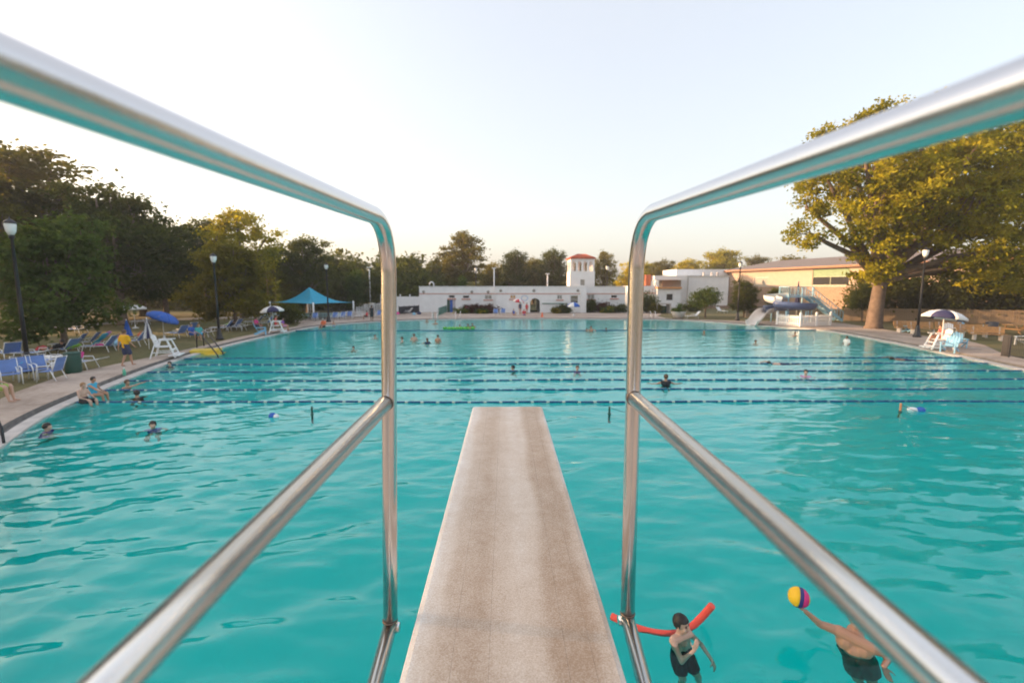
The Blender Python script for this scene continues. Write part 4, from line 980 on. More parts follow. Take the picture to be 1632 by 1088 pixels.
# ================================================================== PARASOLS
def parasol(label, base, h, r, drop, ca, cb, tilt=0.0, tdir=0.0, npan=8, rz=0.2, thick=0.025, group='open parasols'):
    t = thing('parasol', label, 'parasol', base, 0, group)
    ax = Vector((math.cos(tdir), math.sin(tdir), 0)).cross(Vector((0, 0, 1))); M_ = Matrix.Rotation(-tilt, 3, ax) if tilt else Matrix.Identity(3)
    hub = Vector((0, 0, h - drop * 1.3)); tip = hub + M_ @ Vector((0, 0, drop * 1.3))
    mb = MB(); mb.tube([(0, 0, -0.05), hub, tip], 0.028, 8); mb.build('pole', WHITE, t)
    mb = MB(); mb.lathe([(0.25, 0), (0.25, 0.06), (0.06, 0.12), (0.04, 0.3)], 12); mb.build('base', WHITE, t)
    for k in range(npan):
        vs = []; a0, a1 = rz + 2 * math.pi * k / npan, rz + 2 * math.pi * (k + 1) / npan
        prof_ = [(0.02, drop), (0.35, drop * .9), (0.7, drop * .58), (1.0, 0.0), (1.0, -0.14)]
        for fr_, z in prof_:
            for q in (0, .25, .5, .75, 1):
                a = a0 + (a1 - a0) * q; sc = 1 - 0.05 * (1 - abs(2 * q - 1)) if fr_ > .9 else 1
                vs.append(hub + M_ @ Vector((r * fr_ * sc * math.cos(a), r * fr_ * sc * math.sin(a), z + drop * .3 + (0.03 * math.sin(math.pi * q) if fr_ < .9 else 0))))
        mb = MB(); mb.add(vs, [(i * 5 + j, i * 5 + j + 1, (i + 1) * 5 + j + 1, (i + 1) * 5 + j) for i in range(4) for j in range(4)], True)
        c = mb.build('panel', (ca, cb)[k % 2], t)
        sm = c.modifiers.new('thickness', 'SOLIDIFY'); sm.thickness = thick
        e = hub + M_ @ Vector((r * math.cos(a0), r * math.sin(a0), drop * .3 - 0.02)); mb = MB(); mb.tube([hub + M_ @ Vector((0, 0, drop * 1.15)), e], 0.01, 4); mb.build('rib', WHITE, t)
    return t
def closed_parasol(label, base, h, ca, cb):
    t = thing('closed_parasol', label, 'parasol', base, 0, 'closed parasols'); mb = MB(); mb.tube([(0, 0, -.05), (0, 0, h + .08)], 0.025, 8); mb.build('pole', WHITE, t)
    for k in range(8):
        a0, a1 = 2 * math.pi * k / 8 + .3, 2 * math.pi * (k + 1) / 8 + .3; vs = []
        for z, r0_ in ((h, .03), (h * .75, .14), (h * .5, .24), (h * .36, .30)):
            for q in (0, .5, 1):
                a = a0 + (a1 - a0) * q; rr = r0_ * (1 - (.35 if q == .5 else 0)); vs.append((rr * math.cos(a), rr * math.sin(a), z))
        mb = MB(); mb.add(vs, [(i * 3 + j, i * 3 + j + 1, (i + 1) * 3 + j + 1, (i + 1) * 3 + j) for i in range(3) for j in range(2)]); c = mb.build('panel', (ca, cb)[k % 2], t)
        sm = c.modifiers.new('thickness', 'SOLIDIFY'); sm.thickness = 0.02
def gp(px, py): return P(px, py, 0.125)
parasol('small white parasol deep on the lawn at left', gp(216, 523), 2.1, 0.98, 0.25, WHITEF, WHITEF)
parasol('blue parasol tilted toward the pool behind the white lifeguard chair', gp(262, 541), 1.95, 1.02, 0.36, BLUEF, BLUEF, R(24), R(20))
closed_parasol('closed blue parasol behind the person in the yellow shirt', gp(205, 549), 1.6, BLUEF, BLUEF)
closed_parasol('closed navy and white parasol left of the white lifeguard chair', gp(238, 556), 1.85, NAVY, WHITEF)
parasol('navy and white parasol over the lifeguard left of the teal canopy', P(436, 527), 2.1, 0.92, 0.36, NAVY, WHITEF, R(6), R(180), 6, R(30))
parasol('red and white parasol left of the bathhouse arch', P(826, 501), 2.1, 0.82, 0.32, WHITEF, REDF, R(8), 0)
parasol('blue and white parasol in front of the bathhouse right of the arch', P(914, 503), 1.75, 0.9, 0.45, WHITEF, BLUEF, 0, 0, 6, R(-35))
parasol('navy and white parasol over the lifeguard on the right deck', P(1499, 556), 2.35, 1.06, 0.38, WHITEF, NAVY, R(9), R(0), 6, R(-108))

# ================================================================== TEAL SHADE CANOPY
Yc = 57
cn = thing('shade_canopy', 'large teal shade sail canopy on white posts at the left end of the pool', 'canopy', (PY(497, 490, Yc).x, Yc, 0.12)); OC = Vector(cn.location)
pk = PY(493, 457.5, Yc) - OC
cor = [PY(430, 481.5, Yc - 1.5), PY(499, 484, Yc - 6), PY(563, 481.5, Yc + 0.5), PY(490, 481, Yc + 7)]
cor = [c_ - OC for c_ in cor]
for k in range(4):
    a, b = cor[k], cor[(k + 1) % 4]; vs = []; n_ = 8
    for i in range(n_ + 1):
        for j in range(n_ + 1):
            u, v = i / n_, j / n_
            e = a.lerp(b, v) + (pk * 0 + (a + b) / -2 * 0 + Vector((0, 0, 1)) * -0.0); mid_ = (a + b) / 2
            e = e + (Vector((pk.x, pk.y, e.z)) - mid_) * 0.14 * math.sin(math.pi * v)
            p_ = pk.lerp(e, u); p_.z -= 0.55 * math.sin(math.pi * u) * (1 if u < 1 else 0); vs.append(p_)
    mb = MB(); mb.add(vs, [(i * (n_ + 1) + j, i * (n_ + 1) + j + 1, (i + 1) * (n_ + 1) + j + 1, (i + 1) * (n_ + 1) + j) for i in range(n_) for j in range(n_)], True)
    c = mb.build('fabric', TEAL, cn); sm = c.modifiers.new('thickness', 'SOLIDIFY'); sm.thickness = 0.02
for c_ in cor:
    mb = MB(); mb.tube([(c_.x, c_.y, 0), (c_.x, c_.y, c_.z + .15)], 0.10, 10); mb.build('post', WHITE, cn)
mb = MB(); mb.tube([(pk.x, pk.y, 0), (pk.x, pk.y, pk.z - .1)], 0.09, 10); mb.build('post', WHITE, cn)
# paddling pool under the canopy with a low dark fence
mb = MB(); a, b = P(430, 503.5), P(570, 499); mb.box(((a.x + b.x) / 2, 58.8, 0.32), (b.x - a.x, 3.5, 0.34)); o = mb.build('paddling_pool', mat('pale_aqua_wall', (0.42, 0.58, 0.60), 0.5)); tag(o, 'pale blue raised paddling pool under the teal canopy', 'pool')
def bar_fence(name, label, pts, h, m, gap=0.35, bar=0.02, rails=2, post=0.05, pgap=2.0, group=None):
    t = thing(name, label, 'fence', pts[0], 0, group); O_ = Vector(pts[0])
    bm_ = None
    for i in range(len(pts) - 1):
        a, b = Vector(pts[i]) - O_, Vector(pts[i + 1]) - O_; L = (b - a).length; d = (b - a) / L
        for k in range(rails): mb = MB(); z = h * (0.12 + 0.84 * k / max(1, rails - 1)); mb.bar(a + Vector((0, 0, z)), b + Vector((0, 0, z)), bar * 1.4); mb.build('rail', m, t)
        for k in range(int(L / pgap) + 1): mb = MB(); p = a + d * min(L, k * pgap); mb.bar(p, p + Vector((0, 0, h)), post); mb.build('post', m, t)
        mb = MB(); p = Vector((0, 0, 0)); mb.bar((0, 0, h * .06), (0, 0, h * .97), bar); bm_ = mb.mesh('picket', m)
        for k in range(1, int(L / gap)):
            q = link('picket', bm_, t); q.location = a + d * k * gap
    return t
bar_fence('metal_fence', 'thin dark metal fence in front of the paddling pool', [P(468, 512.5), P(560, 507)], 1.15, BLACKM, .45, .018)
bar_fence('green_railing', 'green metal railing running out from the coloured doors', [P(712, 497.5), P(698.5, 503.5)], 1.05, GREENM, .28, .03, 2, .06, 1.6)

# ================================================================== LOUNGERS AND CHAIRS
def lounger_proto(back, sling):
    t = thing('sun_lounger', 'x', 'lounger'); w, L, zs = 0.31, 1.25, 0.36
    ca, sa = math.cos(back), math.sin(back); B = 0.75
    mb = MB()
    for s in (-1, 1): mb.tube([(s * w, L, zs), (s * w, 0.0, zs)], 0.022, 6)
    mb.tube([(-w, L, zs), (w, L, zs)], 0.022, 6); mb.build('frame', WHITE, t)
    mb = MB(); pts = [(-w, 0, zs), (-w, -B * ca, zs + B * sa), (w, -B * ca, zs + B * sa), (w, 0, zs)]; mb.tube(pts, 0.022, 6); mb.build('back_frame', WHITE, t)
    mb = MB(); mb.box((0, L / 2, zs - .008), (2 * w - .03, L - .05, 0.018)); mb.build('seat', sling, t)
    mb = MB(); M_ = Matrix.Rotation(-back, 3, 'X'); mb.box(Vector((0, 0, zs)) + M_ @ Vector((0, -B * .5, 0)), (2 * w - .04, B - .08, 0.018), rot=M_); mb.build('backrest', sling, t)
    for s in (-1, 1):
        for y in (-0.25, L - .12): mb = MB(); mb.tube([(s * w, y + (.12 if y < 0 else -.1), zs), (s * (w + .03), y, 0.0)], 0.02, 6); mb.build('leg', WHITE, t)
        mb = MB(); mb.tube([(s * (w + .02), -.1, zs), (s * (w + .03), -.02, zs + .2), (s * (w + .03), .38, zs + .2), (s * (w + .02), .45, zs)], 0.018, 6); mb.build('armrest', WHITE, t)
    return t
def armchair_proto(sling):
    t = thing('pool_chair', 'x', 'chair'); w = .28
    mb = MB(); mb.box((0, .0, .40), (2 * w, .5, .02)); mb.build('seat', sling, t)
    M_ = Matrix.Rotation(R(-70), 3, 'X'); mb = MB(); mb.box(Vector((0, -.25, .42)) + M_ @ Vector((0, -.28, 0)), (2 * w - .04, .52, .02), rot=M_); mb.build('backrest', sling, t)
    mb = MB(); mb.tube([(-w, -.25, .42), (-w, -.45, .97), (w, -.45, .97), (w, -.25, .42)], .02, 6); mb.build('back_frame', WHITE, t)
    for s in (-1, 1):
        mb = MB(); mb.tube([(s * w, -.33, .64), (s * (w + .02), -.1, .64), (s * (w + .02), .2, .62), (s * w, .27, .5), (s * w, .30, 0)], .02, 6); mb.build('armrest', WHITE, t)
        for y in (-.3,): mb = MB(); mb.tube([(s * w, -.2, .42), (s * w, -.36, 0)], .02, 6); mb.build('leg', WHITE, t)
    return t
def adirondack_proto(m):
    t = thing('slatted_chair', 'x', 'chair')
    for k in range(5): mb = MB(); x = (k - 2) * .115; h = .95 - .05 * abs(k - 2); mb.bar((x, -.28, .28), (x * 1.12, -.58, h), .10, .02); mb.build('slat', m, t)
    for k in range(4): mb = MB(); y = -.2 + k * .14; mb.box((0, y, .30 + .03 * k), (.56, .12, .02)); mb.build('seat_slat', m, t)
    for s in (-1, 1):
        mb = MB(); mb.box((s * .34, -.05, .56), (.13, .68, .025)); mb.build('armrest', m, t)
        mb = MB(); mb.box((s * .31, .24, .27), (.05, .09, .55)); mb.build('leg', m, t)
        mb = MB(); mb.bar((s * .30, .22, .36), (s * .30, -.55, .04), .03, .11); mb.build('leg', m, t)
    return t
lg_b = lounger_proto(R(52), SLING); lg_f = lounger_proto(R(12), SLING); lg_w = lounger_proto(R(48), WHITE); ch_b = armchair_proto(SLING); ad_b = adirondack_proto(LBLUE); ad_w = adirondack_proto(WHITE)
used = set()
def put(pr, px, py, rz, label, group, sc=1.0, z=0.13):
    p = P(px, py, z)
    if pr.name not in used:
        used.add(pr.name); pr.location = p; pr.rotation_euler = (0, 0, R(rz)); pr['label'] = label; pr['group'] = group; pr.scale = (sc,) * 3; return pr
    return dup(pr, p, R(rz), label, group, sc)
GL = 'loungers on the lawn and deck'; GC = 'armchairs by the pool'
for a in [
 (lg_b, 20, 573, 60, 'blue lounger with raised back on the lawn left of the leftmost lamp post'), (lg_f, 66, 572, 90, 'flat blue lounger behind the leftmost lamp post'), (lg_f, 88, 585, 95, 'flat white framed lounger with a striped towel left of the green bin'),
 (lg_b, 112, 566, 85, 'lounger where a person in black lies, left of the green bin'), (lg_f, 140, 588, 95, 'flat lounger standing right of the green bin'), (lg_b, 124, 556, 110, 'blue lounger with raised back above the green bin'), (lg_b, 146, 553, 110, 'blue lounger between green bin and towel draped lounger'),
 (lg_b, 172, 560, 100, 'lounger draped with bright blue and pink towels'), (lg_b, 222, 551, 100, 'lounger with an orange bag right of the person in yellow'), (lg_b, 289, 538, 75, 'lounger beneath the blue tilted parasol, nearest the pool'), (lg_b, 305, 532, 70, 'lounger with raised pale back right of the blue parasol'),
 (lg_f, 332, 537, 90, 'flat lounger beside the seated group right of blue parasol'), (lg_b, 362, 528, 100, 'lounger with a lime towel by second lamp post'), (lg_b, 378, 525, 80, 'blue lounger right of the lime towel lounger'), (lg_f, 130, 531, 80, 'flat blue lounger far back on the lawn behind the maple trunk'),
 (lg_f, 232, 517, 90, 'flat blue lounger beneath the small white parasol'), (lg_f, 385, 527, 90, 'flat pale lounger left of the light blue slatted chair'), (lg_b, 412, 518, 100, 'lounger with a red towel left of the navy and white parasol'), (lg_b, 427, 520, 95, 'blue lounger under the navy and white parasol'),
 (lg_w, 547, 509, 90, 'white lounger at the edge of the deck right of the teal canopy'), (lg_w, 578, 508, 100, 'white lounger left of the standing dark figure'), (lg_w, 652, 501, 80, 'white lounger by the black mesh fence'), (lg_w, 1147, 499, 200, 'white lounger standing upright on the grass by the small tree'), (lg_w, 1108, 508, 90, 'low white lounger on the grass right of the planter'),
]: put(*a, GL)
for a in [
 (ch_b, 18, 612, -125, 'blue armchair draped with a blue towel at the left edge of the deck'), (ch_b, 42, 606, -120, 'blue armchair with an orange print at far left'), (ch_b, 66, 603, -120, 'blue armchair right of the orange printed one at far left'), (ch_b, 82, 606, 100, 'low white framed footrest chair at the deck edge left of the green bin'),
 (ch_b, 533, 511, 180, 'blue chair just right of the lamp post at the teal canopy'), (ch_b, 545, 510, 170, 'blue chair second to the right of the canopy lamp post'), (ch_b, 557, 509, 190, 'blue chair below the right post of the teal canopy'), (ch_b, 502, 512, 190, 'dark blue chair under the middle of the teal canopy'), (ch_b, 604, 507, 180, 'blue chair behind the standing dark figure'),
 (ch_b, 790, 503.5, 180, 'blue armchair on the deck right of the flower bed'), (ch_b, 802, 503, 180, 'blue armchair second from the flower bed'),
]: put(*a, GC)
put(ad_b, 418, 533, -60, 'light blue slatted chair on the deck left of the lifeguard', 'slatted chairs'); put(ad_b, 1527, 554, 150, 'light blue slatted chair beside the right hand lifeguard', 'slatted chairs'); put(ad_b, 1512, 561, 120, 'light blue slatted chair in front of the right hand lifeguard', 'slatted chairs')
put(ad_b, 1537, 531, 170, 'pale blue slatted chair on the grass behind the right hand parasol', 'slatted chairs'); put(ad_b, 1452, 530, 190, 'pale blue slatted chair left of the right hand lamp post', 'slatted chairs'); put(ad_w, 1513, 534, 150, 'white slatted chair behind the right hand parasol', 'slatted chairs'); put(ad_w, 1632, 550, 90, 'white slatted chair behind the iron fence at the right edge', 'slatted chairs')
# piles of stacked white loungers
st = lounger_proto(R(4), WHITE); first = True
for c_, (px, py, n_) in enumerate([(572, 506, 3), (584, 505, 6), (597, 505, 8), (609, 505, 8)]):
    for k in range(n_):
        p = P(px, py); p.z = 0.15 + .17 * k; lab = ['low pile of white stacked loungers nearest the teal canopy', 'pile of white stacked loungers second from the teal canopy', 'high pile of white stacked loungers left of the handrail post', 'high pile of white stacked loungers half behind the handrail post'][c_]
        lab = ['bottom', 'second', 'third', 'fourth', 'fifth', 'sixth', 'seventh', 'top'][k] + ' lounger in the ' + lab
        if first: st.location = p; st.rotation_euler = (0, 0, R(80)); st['label'] = lab; st['group'] = 'stacked white loungers'; first = False
        else: dup(st, p, R(80 + rng.uniform(-4, 4)), lab, 'stacked white loungers')

# towels, bags, bins, small things
def towel(label, px, py, z, size, rz, m, tiltx=0, cat='towel', name='towel'):
    n_ = 8; vs = []; rr = random.Random(int(px * 7 + py))
    M_ = Matrix.Rotation(R(rz), 3, 'Z') @ Matrix.Rotation(R(tiltx), 3, 'X'); p = P(px, py, 0.13); p.z = 0.13 + z
    for i in range(n_ + 1):
        for j in range(n_ + 1):
            u, v = i / n_ - .5, j / n_ - .5; dz = .03 * math.sin(u * 9 + rr.random()) + .02 * math.sin(v * 11) - (0.5 * max(0, abs(u) - .42)) ; vs.append(M_ @ Vector((u * size[0], v * size[1], dz)))
    mb = MB(); mb.add(vs, [(i * (n_ + 1) + j, i * (n_ + 1) + j + 1, (i + 1) * (n_ + 1) + j + 1, (i + 1) * (n_ + 1) + j) for i in range(n_) for j in range(n_)], True)
    o = mb.build(name, m); o.location = p; sm = o.modifiers.new('thickness', 'SOLIDIFY'); sm.thickness = .02; tag(o, label, cat)
    return o
towel('bright blue towel hanging over a lounger left of the person in yellow', 160, 556, .62, (.45, 1.0), 100, AQUAC, -42)
towel('pink towel hanging over the same lounger beside the blue towel', 166, 553, .66, (.4, 1.0), 100, PINKC, -42)
towel('hot pink towel lying at the foot of the draped lounger', 163, 560, .42, (.45, .7), 100, MAGENTA)
towel('blue towel over the armchair at left edge of the deck', 14, 606, .62, (.6, .8), -30, AQUAC, 25)
towel('white striped towel on the flat lounger left of the green bin', 82, 581, .42, (.6, 1.1), 95, WHITEF)
towel('lime green towel on a lounger right of the person in black', 118, 566, .5, (.4, .6), 90, LIME, -20)
towel('lime green towel on the lounger by second lamp post', 362, 525, .5, (.4, .5), 90, LIME, -20)
towel('magenta bag cloth beside the green bin', 128, 576, .35, (.3, .35), 30, MAGENTA, 60)
towel('red towel on the lounger behind the leftmost lamp post', 66, 567, .45, (.4, .4), 20, REDF, 30)
towel('pink towel on the deck by the black mesh fence', 634, 503, .35, (.5, .5), 20, MAGENTA, 30)
def bag(label, px, py, z, r, m):
    p = P(px, py, .13); p.z += z; t = thing('bag', label, 'bag', p); mb = MB(); mb.lathe([(r * .8, 0), (r, r * .3), (r * .95, r * .8), (r * .5, r * 1.15), (r * .25, r * 1.2)], 10); mb.build('body', m, t)
    mb = MB(); mb.tube([(-r * .5, 0, r * 1.0), (-r * .3, 0, r * 1.6), (r * .3, 0, r * 1.6), (r * .5, 0, r * 1.0)], r * .06, 6); mb.build('handle', m, t)
bag('orange red bag on the lounger right of the person in yellow', 227, 546, .38, .25, ORANGEC); bag('blue and white patterned bag behind the person in yellow', 182, 553, .1, .38, mat('patterned_bag', (0.25, 0.42, 0.55), 0.7, var=.8, vscale=6)); bag('pink bag on the lawn beside the closed blue parasol', 192, 548, .2, .3, PINKC)
bag('dark bag on the deck by the black mesh fence', 668, 501, 0.02, .3, NAVYC); bag('pale blue bag on the deck by the black mesh fence', 660, 502, 0.02, .25, LBLUE)
def bin_(label, px, py, r, h, m, z=.13):
    t = thing('litter_bin', label, 'bin', P(px, py, z)); mb = MB(); mb.lathe([(r * .85, 0), (r, h * .1), (r, h * .93), (r * .98, h)], 16); mb.build('body', m, t); mb = MB(); mb.lathe([(r * 1.06, h), (r * 1.06, h * 1.05), (r * .9, h * 1.1), (r * .4, h * 1.1), (r * .38, h * 1.02)], 16); mb.build('rim', m, t)
bin_('dark green litter bin at the deck edge on the left', 118, 594, .29, .85, GREENP); bin_('dark grey litter bin between the wooden benches', 1579, 534, .36, .95, mat('grey_bin', (.07, .07, .09), .5)); bin_('dark green litter bin inside the concrete enclosure', 1057, 499, .42, .95, GREENP)
en = thing('bin_enclosure', 'concrete enclosure round the green bin by the annex', 'enclosure', P(1056, 499)); 
for x in (-.95, .95): mb = MB(); mb.box((x, .4, .65), (.18, 1.6, 1.3)); mb.build('side_wall', CONC, en)
mb = MB(); mb.box((0, .4, 1.36), (2.1, 1.65, .12)); mb.build('top', CONC, en)
pl = thing('planter', 'large round concrete planter with leaves at the grass edge', 'planter', P(1081, 507)); mb = MB(); mb.lathe([(.45, 0), (.55, .06), (.75, .5), (.85, .75), (.85, .82), (.75, .82), (.7, .72)], 18); mb.build('bowl', CONC, pl)
me, _ = crown_mesh('foliage', [((0, 0, .95), (.75, .75, .25)), ((0.2, 0, 1.3), (.3, .3, .5))], 30, 30, .15, MATS['leaf_fresh'], 5, .15); link('foliage', me, pl)
bt = thing('bottle', 'small green drink bottle standing on the left deck', 'bottle', P(198.5, 598)); mb = MB(); mb.lathe([(.06, 0), (.06, .2), (.02, .26), (.02, .3)], 12); mb.build('body', mat('bottle_green', (.1, .45, .3), .3), bt); mb = MB(); mb.lathe([(.025, .3), (.025, .34), (.001, .34)], 10); mb.build('cap', WHITE, bt)
cn_ = thing('traffic_cone', 'small orange cone on the far deck below the arch', 'cone', P(864, 505)); mb = MB(); mb.lathe([(.16, .03), (.12, .2), (.04, .6), (.001, .6)], 12); mb.build('cone', ORANGEC, cn_); mb = MB(); mb.box((0, 0, .02), (.4, .4, .04)); mb.build('base', ORANGEC, cn_)

# ================================================================== LIFEGUARD CHAIRS
def guard_chair(label, base, rz, h=0.58):
    t = thing('lifeguard_chair', label, 'lifeguard chair', base, R(rz), 'white lifeguard chairs')
    for s in (-1, 1):
        mb = MB(); mb.bar((s * .42, .62, 0), (s * .34, .28, h + .35), .09, .06); mb.build('leg', WHITE, t); mb = MB(); mb.bar((s * .42, -.5, 0), (s * .34, -.22, h + .35), .09, .06); mb.build('leg', WHITE, t)
        mb = MB(); mb.bar((s * .40, .5, .3), (s * .40, -.42, .3), .07, .04); mb.build('side_rail', WHITE, t); mb = MB(); mb.bar((s * .36, -.3, h + .37), (s * .36, .46, h + .37), .1, .04); mb.build('armrest', WHITE, t)
    for z, y in ((.2, .52), (.42, .44)): mb = MB(); mb.box((0, y, z), (.8, .12, .05)); mb.build('rung', WHITE, t)
    for k in range(4): mb = MB(); mb.box((0, -.2 + k * .14, h), (.66, .12, .03)); mb.build('seat_slat', WHITE, t)
    for k in range(5): mb = MB(); x = (k - 2) * .125; mb.bar((x, -.26, h + .02), (x, -.42, h + .66 - .04 * abs(k - 2)), .11, .025); mb.build('back_slat', WHITE, t)
    mb = MB(); mb.box((0, .56, .12), (.95, .5, .05)); mb.build('foot_board', WHITE, t)
    return t
guard_chair('empty white wooden lifeguard chair on the left deck', P(262, 569), -70); guard_chair('white lifeguard chair under the navy parasol left of the canopy', P(440, 530), -65); guard_chair('white lifeguard chair under the right hand parasol', P(1497, 556), 75)

# ================================================================== POOL RAILS AND STEPS
t = thing('pool_steps', 'yellow pool steps with black handrails at the left side', 'steps', P(327, 563, 0)); O_ = Vector(t.location); mb = MB(); mb.box((-.1, .25, .06), (1.5, .9, .32), rz=R(20)); mb.build('tread', YELLOW, t, .03); mb = MB(); mb.box((.55, .05, -.15), (1.0, .9, .3), rz=R(20)); mb.build('tread', YELLOW, t, .03)
for (px, a, b) in ((318, (314, 554), (346.5, 568)), (325, (325, 551), (355, 564))):
    p0 = P(a[0], a[1]) - O_; p1 = P(b[0], b[1], 0.0) - O_; mid_ = p0.lerp(p1, .12) + Vector((0, 0, .95))
    for q in ([p0, p0 + Vector((0.02, 0, .8)), mid_, p0.lerp(p1, .3) + Vector((0, 0, .92)), p1 + Vector((.0, 0, .1)), p1 + Vector((.1, 0, -.4))],): mb = MB(); mb.tube(q, .035, 8); mb.build('handrail', BLACKM, t)
t = thing('grab_rail', 'black bent grab rail at the pool edge, left edge of the photo', 'grab rail', P(2, 702, .08)); mb = MB(); mb.tube([(-.35, .2, 0), (-.35, .2, .3), (-.25, .14, .5), (0, 0, .5), (.16, -.1, .35), (.2, -.12, -.3)], .03, 10); mb.build('rail', BLACKM, t); mb = MB(); mb.lathe([(.07, 0), (.07, .03), (.03, .04)], 12, (-.35, .2, 0)); mb.build('flange', BLACKM, t)
for px, py, lab in ((693, 511, 'pair of pool ladder rails at the far edge left of the flower bed'), (730, 509, 'pair of pool ladder rails at the far edge below the yellow flowers'), (1040, 509, 'pair of pool ladder rails at the far edge right of handrail post')):
    t = thing('pool_ladder', lab, 'pool ladder', P(px, py - 1.2, .08), 0, 'pool ladders at the far edge')
    for s in (-.28, .28): mb = MB(); mb.tube([(s, .55, 0), (s, .5, .75), (s, .25, .9), (s, -.1, .8), (s, -.35, .2), (s, -.38, -.8)], .028, 8); mb.build('rail', STEEL, t)
    for k in range(2): mb = MB(); mb.box((0, -.38, -.25 - .3 * k), (.56, .1, .03)); mb.build('rung', STEEL, t)

# ================================================================== WATER SLIDE
S0 = P(1262, 516); sl = thing('water_slide', 'spiral water slide with dark blue trough, beige chute and light blue stairs', 'water slide', S0)
def sp(px, py, dy=0.0): return PY(px, py, S0.y + dy) - S0
def trough(name, m, path, w, d, t=.04):
    vs = []; n_ = 9; path = [Vector(p) for p in path]
    for i, p in enumerate(path):
        tg = (path[min(i + 1, len(path) - 1)] - path[max(i - 1, 0)]); tg.z = 0; tg.normalize(); sd = Vector((tg.y, -tg.x, 0))
        for j in range(n_):
            a = math.pi * (j / (n_ - 1)); vs.append(p + sd * (w * math.cos(a)) + Vector((0, 0, d * (1 - math.sin(a) ** .8))))
    mb = MB(); mb.add(vs, [(i * n_ + j, i * n_ + j + 1, (i + 1) * n_ + j + 1, (i + 1) * n_ + j) for i in range(len(path) - 1) for j in range(n_ - 1)], True)
    c = mb.build(name, m, sl); sm = c.modifiers.new('thickness', 'SOLIDIFY'); sm.thickness = t; return c
cx_, rr_ = sp(1262, 490, 1.2).x, 1.85
def hel(a0, a1, z0_, z1_, n_=24): return [(cx_ + rr_ * math.cos(R(a0 + (a1 - a0) * i / n_)), 1.6 + rr_ * math.sin(R(a0 + (a1 - a0) * i / n_)), z0_ + (z1_ - z0_) * i / n_) for i in range(n_ + 1)]
trough('top_chute', BEIGE, hel(60, 205, 2.35, 1.95), .62, .75); trough('spiral_trough', SLIDEBLUE, hel(200, 385, 1.55, 1.25), .62, .72); trough('spiral_trough', SLIDEBLUE, hel(385, 520, 1.25, 1.0), .62, .7)
e = sp(1202, 518); s0_ = Vector(hel(520, 521, .95, .95, 1)[0])
trough('exit_chute', BEIGE, [s0_, s0_.lerp(e, .25) + Vector((0, .3, .16)), s0_.lerp(e, .5) + Vector((0, .2, .26)), s0_.lerp(e, .72) + Vector((0, .05, .22)), s0_.lerp(e, .9) + Vector((-.05, 0, .02)), e + Vector((-.1, -.05, -.05)), e + Vector((-.5, -.3, -.12))], .62, .62)
for a in (230, 290, 350, 60, 120): mb = MB(); mb.tube([(cx_ + rr_ * math.cos(R(a)), 1.6 + rr_ * math.sin(R(a)), 0), (cx_ + rr_ * math.cos(R(a)), 1.6 + rr_ * math.sin(R(a)), 1.3)], .07, 8); mb.build('leg', STAIRBLUE, sl)
pz = 2.75; px0, px1 = sp(1250, 480, 3).x, sp(1289, 480, 3).x
mb = MB(); mb.box(((px0 + px1) / 2, 3.2, pz - .06), (px1 - px0, 1.8, .12)); mb.build('platform', STAIRBLUE, sl)
for x in (px0 + .05, px1 - .05):
    for y in (2.35, 4.05): mb = MB(); mb.box((x, y, (pz + 1) / 2), (.09, .09, pz + 1)); mb.build('post', STAIRBLUE, sl)
def railing(a, b, h=1.0, n_=6):
    a, b = Vector(a), Vector(b); mb = MB(); mb.bar(a + Vector((0, 0, h)), b + Vector((0, 0, h)), .06); mb.build('rail', STAIRBLUE, sl); mb = MB(); mb.bar(a + Vector((0, 0, .12)), b + Vector((0, 0, .12)), .04); mb.build('rail', STAIRBLUE, sl)
    for k in range(n_ + 1): mb = MB(); p = a.lerp(b, k / n_); mb.bar(p + Vector((0, 0, .1)), p + Vector((0, 0, h)), .035); mb.build('baluster', STAIRBLUE, sl)
railing((px0, 2.3, pz), (px1, 2.3, pz)); railing((px0, 4.1, pz), (px1, 4.1, pz)); railing((px0, 2.3, pz), (px0, 4.1, pz), 1, 5)
sx1 = sp(1338, 515, 3).x
for y in (2.6, 3.8):
    mb = MB(); mb.bar((px1, y, pz - .1), (sx1, y, .1), .06, .26); mb.build('stringer', STAIRBLUE, sl); railing((px1, y, pz), (sx1, y, .15), .95, 11)
for k in range(13): mb = MB(); f_ = (k + .5) / 13; mb.box((px1 + (sx1 - px1) * f_, 3.2, pz - (pz - .1) * f_), (.26, 1.14, .05)); mb.build('tread', STAIRBLUE, sl)
closed_parasol('closed dark parasol standing behind the slide platform', PY(1270, 490, S0.y + 5.2).xy.to_3d() + Vector((0, 0, .13)), PY(1270, 447.5, S0.y + 5.2).z - .15, NAVY, NAVY)
